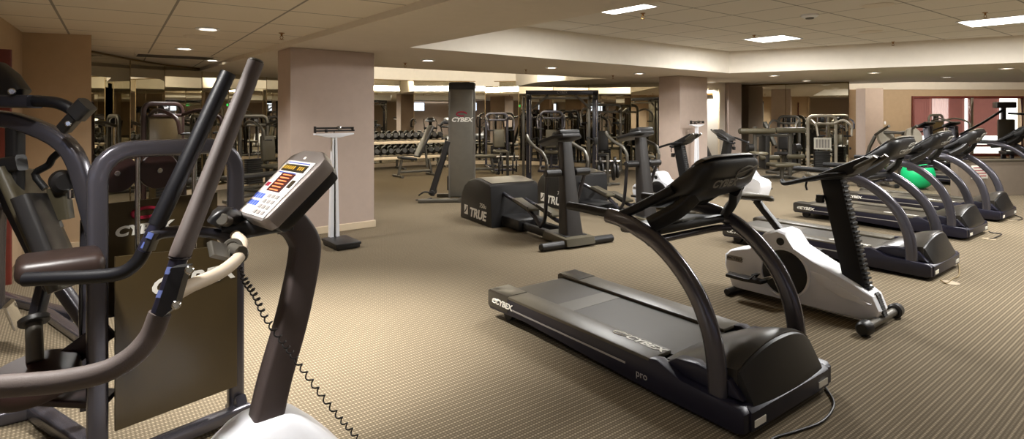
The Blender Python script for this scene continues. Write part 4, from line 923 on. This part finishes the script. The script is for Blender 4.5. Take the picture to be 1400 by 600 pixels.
# tall cable frame
t = thing('cable_crossover', 'tall dark rectangular cable frame in front of the curved mirrors', 'strength machine', (1.1,12.55,0), R(-2))
for s in (-1, 1):
    x = s*.73
    MB().box((x,0,1.0), (.12,.12,1.98), bev=.012).build('upright', 'slate_dark', t)
    MB().box((x-.12,.12,.95), (.06,.06,1.86), bev=.01).build('rear_post', 'grey_metal', t)
    MB().box((x,.06,.035), (.16,1.1,.06), bev=.01).build('foot', 'iron_grey', t)
    MB().cyl((x+.02,-.07,.2), (x+.02,-.07,1.9), .012, seg=10).build('guide_rod', 'chrome', t)
    MB().cyl((x-.04,-.09,1.86), (x+.04,-.09,1.86), .06, seg=18).build('pulley', 'black_plastic', t)
    MB().box((x+s*.0,-.1,.9), (.1,.1,.16), bev=.012).build('carriage', 'iron', t)
    MB().tube([(x,-.13,.9),(x-s*.2,-.22,.98),(x-s*.2,-.22,.9)], .014, n=2).build('handle', 'black_soft', t)
MB().box((0,0,1.96), (1.6,.12,.1), bev=.012).build('top_beam', 'slate_dark', t)
MB().box((.0,.1,1.84), (1.4,.05,.05), bev=.01).build('rear_beam', 'grey_metal', t)
text('beam_lettering', 'CYBEX', .075, 'print_grey', t, (0,-.062,1.96), (1,0,0), (0,0,1), .2)
MB().bar([(.3,.03,1.9),(.65,.03,1.6)], .05, .05).build('corner_brace', 'iron_grey', t)
MB().bar([(-.3,.03,1.9),(-.65,.03,1.6)], .05, .05).build('corner_brace', 'iron_grey', t)

def plate_tree(label, loc, rz, n=4):
    t = thing('plate_stand', label, 'weight stand', loc, rz)
    MB().bar([(0,0,.03),(0,0,.62)], .06, .06, up=(1,0,0)).build('post', 'iron_grey', t)
    m = MB(); m.bar([(-.25,0,.03),(.25,0,.03)], .06, .05); m.bar([(0,-.2,.03),(0,.2,.03)], .06, .05); m.build('base', 'iron_grey', t)
    for z in (.3, .5): MB().cyl((-.26,0,z), (.26,0,z), .022, seg=12).build('peg', 'chrome', t)
    return t
def plate(label, loc, r, th, group):
    o = tag(MB().lathe([(.024,-th/2),(r*.3,-th/2),(r*.34,-th*.3),(r*.8,-th*.3),(r*.86,-th/2),(r,-th/2),(r,th/2),(r*.86,th/2),(r*.8,th*.3),(r*.34,th*.3),(r*.3,th/2),(.024,th/2)], Matrix.Rotation(PI/2, 4, 'Y'), 26).build('weight_plate', 'iron'), label, 'weight plate', group)
    o.location = loc; return o
for (x, y), lab, nm in (((-.1,13.1),'left of the weight frame','weight plate on the stand left of the weight frame'),((2.0,11.9),'right of the weight frame','weight plate on the stand right of the weight frame')):
    plate_tree('low stand holding iron weight plates '+lab, (x,y,0), 0)
    for j, (dx, z, r) in enumerate(((-.2,.3,.16),(-.12,.3,.2),(.12,.3,.2),(.2,.3,.15),(-.16,.5,.1),(.15,.5,.1))):
        tier = ['outer left lower','inner left lower','inner right lower','outer right lower','upper left','upper right'][j]
        plate('iron %s, %s peg' % (nm, tier), (x+dx,y,z), r, .035, 'iron weight plates on stands')

# dumbbell rack and dumbbells
dr = Vector((.82,.57,0)).normalized(); rc = Vector((-3.0,15.35,0)); ra = math.atan2(dr.y, dr.x)
t = thing('dumbbell_rack', 'two tier dumbbell rack against the curved mirrors right of the near pillar', 'rack', rc, ra)
for x in (-1.25, 0, 1.25):
    m = MB(); m.bar([(x,.25,.03),(x,.2,.98)], .06, .05, up=(0,1,0)); m.bar([(x,-.3,.03),(x,.3,.03)], .06, .06); m.build('rack_upright', 'iron_grey', t)
for z, y in ((.36,-.1),(.76,.06)):
    m = MB(); m.box((0,y-.09,z-.025), (2.6,.04,.04), (R(-15),0,0)); m.box((0,y+.09,z+.02), (2.6,.04,.04), (R(-15),0,0)); m.build('tray_rail', 'trim_cream', t)
    MB().box((0,y-.13,z-.05), (2.6,.012,.05), bev=.002).build('tray_lip', 'trim_cream', t)
db = None
for row, (z, y) in enumerate(((.36,-.1),(.76,.06))):
    for k in range(13):
        s = 1.0+.012*k; loc = rc+dr*(-1.16+.193*k)+Vector((-dr.y,dr.x,0))*y+Vector((0,0,z+.118))
        lb = 'dumbbell on %s tier of the rack, %s' % (('lower','upper')[row], ['at its left end','second from left end','third from left end','fourth from left end','fifth from left end','sixth from left end','at the middle','just right of the middle','fifth from right end','fourth from right end','third from right end','second from right end','at its right end'][k])
        if db is None:
            m = MB(); m.cyl((0,-.1,0), (0,.1,0), .017, seg=12)
            for s_ in (-1, 1): m.lathe([(.001,-.055),(.06,-.055),(.075,-.035),(.075,.035),(.06,.055),(.001,.055)], Matrix.Translation((0,s_*.12,0)) @ Matrix.Rotation(PI/2, 4, 'X'), 8)
            db = tag(m.build('dumbbell', 'iron', smooth=30), lb, 'dumbbell', 'dumbbells on the rack'); o = db
        else:
            o = db.copy(); COL.objects.link(o); o['label'] = lb
        o.location = loc; o.rotation_euler = (R(-13),0,ra); o.scale = (s,1,s)

# plate loaded press with two big grey discs
t = thing('leg_press', 'plate loaded press with two large pale grey discs behind treadmill consoles', 'strength machine', (8.75,13.2,0), R(-75))
for x, y, z in ((-.05,-.05,.93),(.25,.42,.95)): MB().lathe([(.03,-.02),(.19,-.02),(.215,-.03),(.23,-.03),(.23,.03),(.215,.03),(.19,.02),(.03,.02)], Matrix.Translation((x,y,z)) @ Matrix.Rotation(R(75), 4, 'Y'), 32).build('disc', 'disc_grey', t)
m = MB(); m.bar([(-.6,-.3,.035),(.6,-.3,.035)], .07, .06); m.bar([(-.6,.5,.035),(.6,.5,.035)], .07, .06); m.bar([(-.5,-.3,.035),(-.5,.5,.035)], .07, .06); m.bar([(.5,-.3,.035),(.5,.5,.035)], .07, .06); m.build('floor_frame', 'iron_grey', t)
m = MB(); m.bar([(-.5,-.25,.05),(-.2,-.2,.95),(.1,.2,1.05),(.2,.45,.95),(.5,.5,.05)], .07, .06, up=(0,1,0), n=3); m.build('arch_frame', 'iron_grey', t)
for y in (-.3, .5): MB().bar([(-.1,y,1.0),(.35,y-.1,1.22)], .05, .05, up=(0,1,0)).build('lever_arm', 'iron_grey', t)
MB().box((.2,.1,.5), (.45,.4,.08), bev=.03, seg=3).build('seat_pad', 'vinyl_black', t); MB().box((-.1,.1,.8), (.09,.36,.55), (0,R(-12),0), bev=.03, seg=3).build('back_pad', 'vinyl_black', t)
MB().bar([(.2,.1,.05),(.2,.1,.47)], .08, .08, up=(1,0,0)).build('seat_post', 'iron_grey', t)
# seated cable machine by the window
t = thing('cable_machine', 'dark seated cable machine silhouetted against the right part of the far windows', 'strength machine', (12.75,14.6,0), R(-110))
MB().bar([(-.3,0,.03),(-.3,0,1.75)], .1, .09, up=(1,0,0)).build('mast', 'slate_dark', t)
m = MB(); m.box((-.25,0,1.72), (.3,.42,.16), bev=.03); m.build('pulley_head', 'black_plastic', t)
m = MB(); m.bar([(-.6,-.3,.035),(.5,-.3,.035)], .07, .06); m.bar([(-.6,.3,.035),(.5,.3,.035)], .07, .06); m.bar([(-.3,-.3,.035),(-.3,.3,.035)], .07, .06); m.bar([(.4,-.3,.035),(.4,.3,.035)], .07, .06); m.build('floor_frame', 'slate_dark', t)
MB().box((-.15,0,1.05), (.09,.36,.6), bev=.03, seg=3).build('back_pad', 'vinyl_olive', t)
MB().box((.15,0,.5), (.45,.4,.09), bev=.03, seg=3).build('seat_pad', 'vinyl_black', t); MB().bar([(.15,0,.05),(.15,0,.46)], .08, .08, up=(1,0,0)).build('seat_post', 'slate_dark', t)
MB().bar([(-.3,.0,1.6),(.1,-.6,1.25),(.2,-1.1,.95)], .06, .06, up=(1,0,0)).build('lever_arm', 'slate_dark', t)
MB().tube([(-.3,.1,1.5),(.0,.5,1.45),(.1,.52,1.2),(.05,.5,.9)], .03, n=4).build('hand_loop', 'black_soft', t)
# ------------------------------------------------------------------ world
wd = bpy.data.worlds.new('world'); S.world = wd; wd.use_nodes = True
wd.node_tree.nodes['Background'].inputs['Color'].default_value = (1,.98,.96,1); wd.node_tree.nodes['Background'].inputs['Strength'].default_value = 2.4
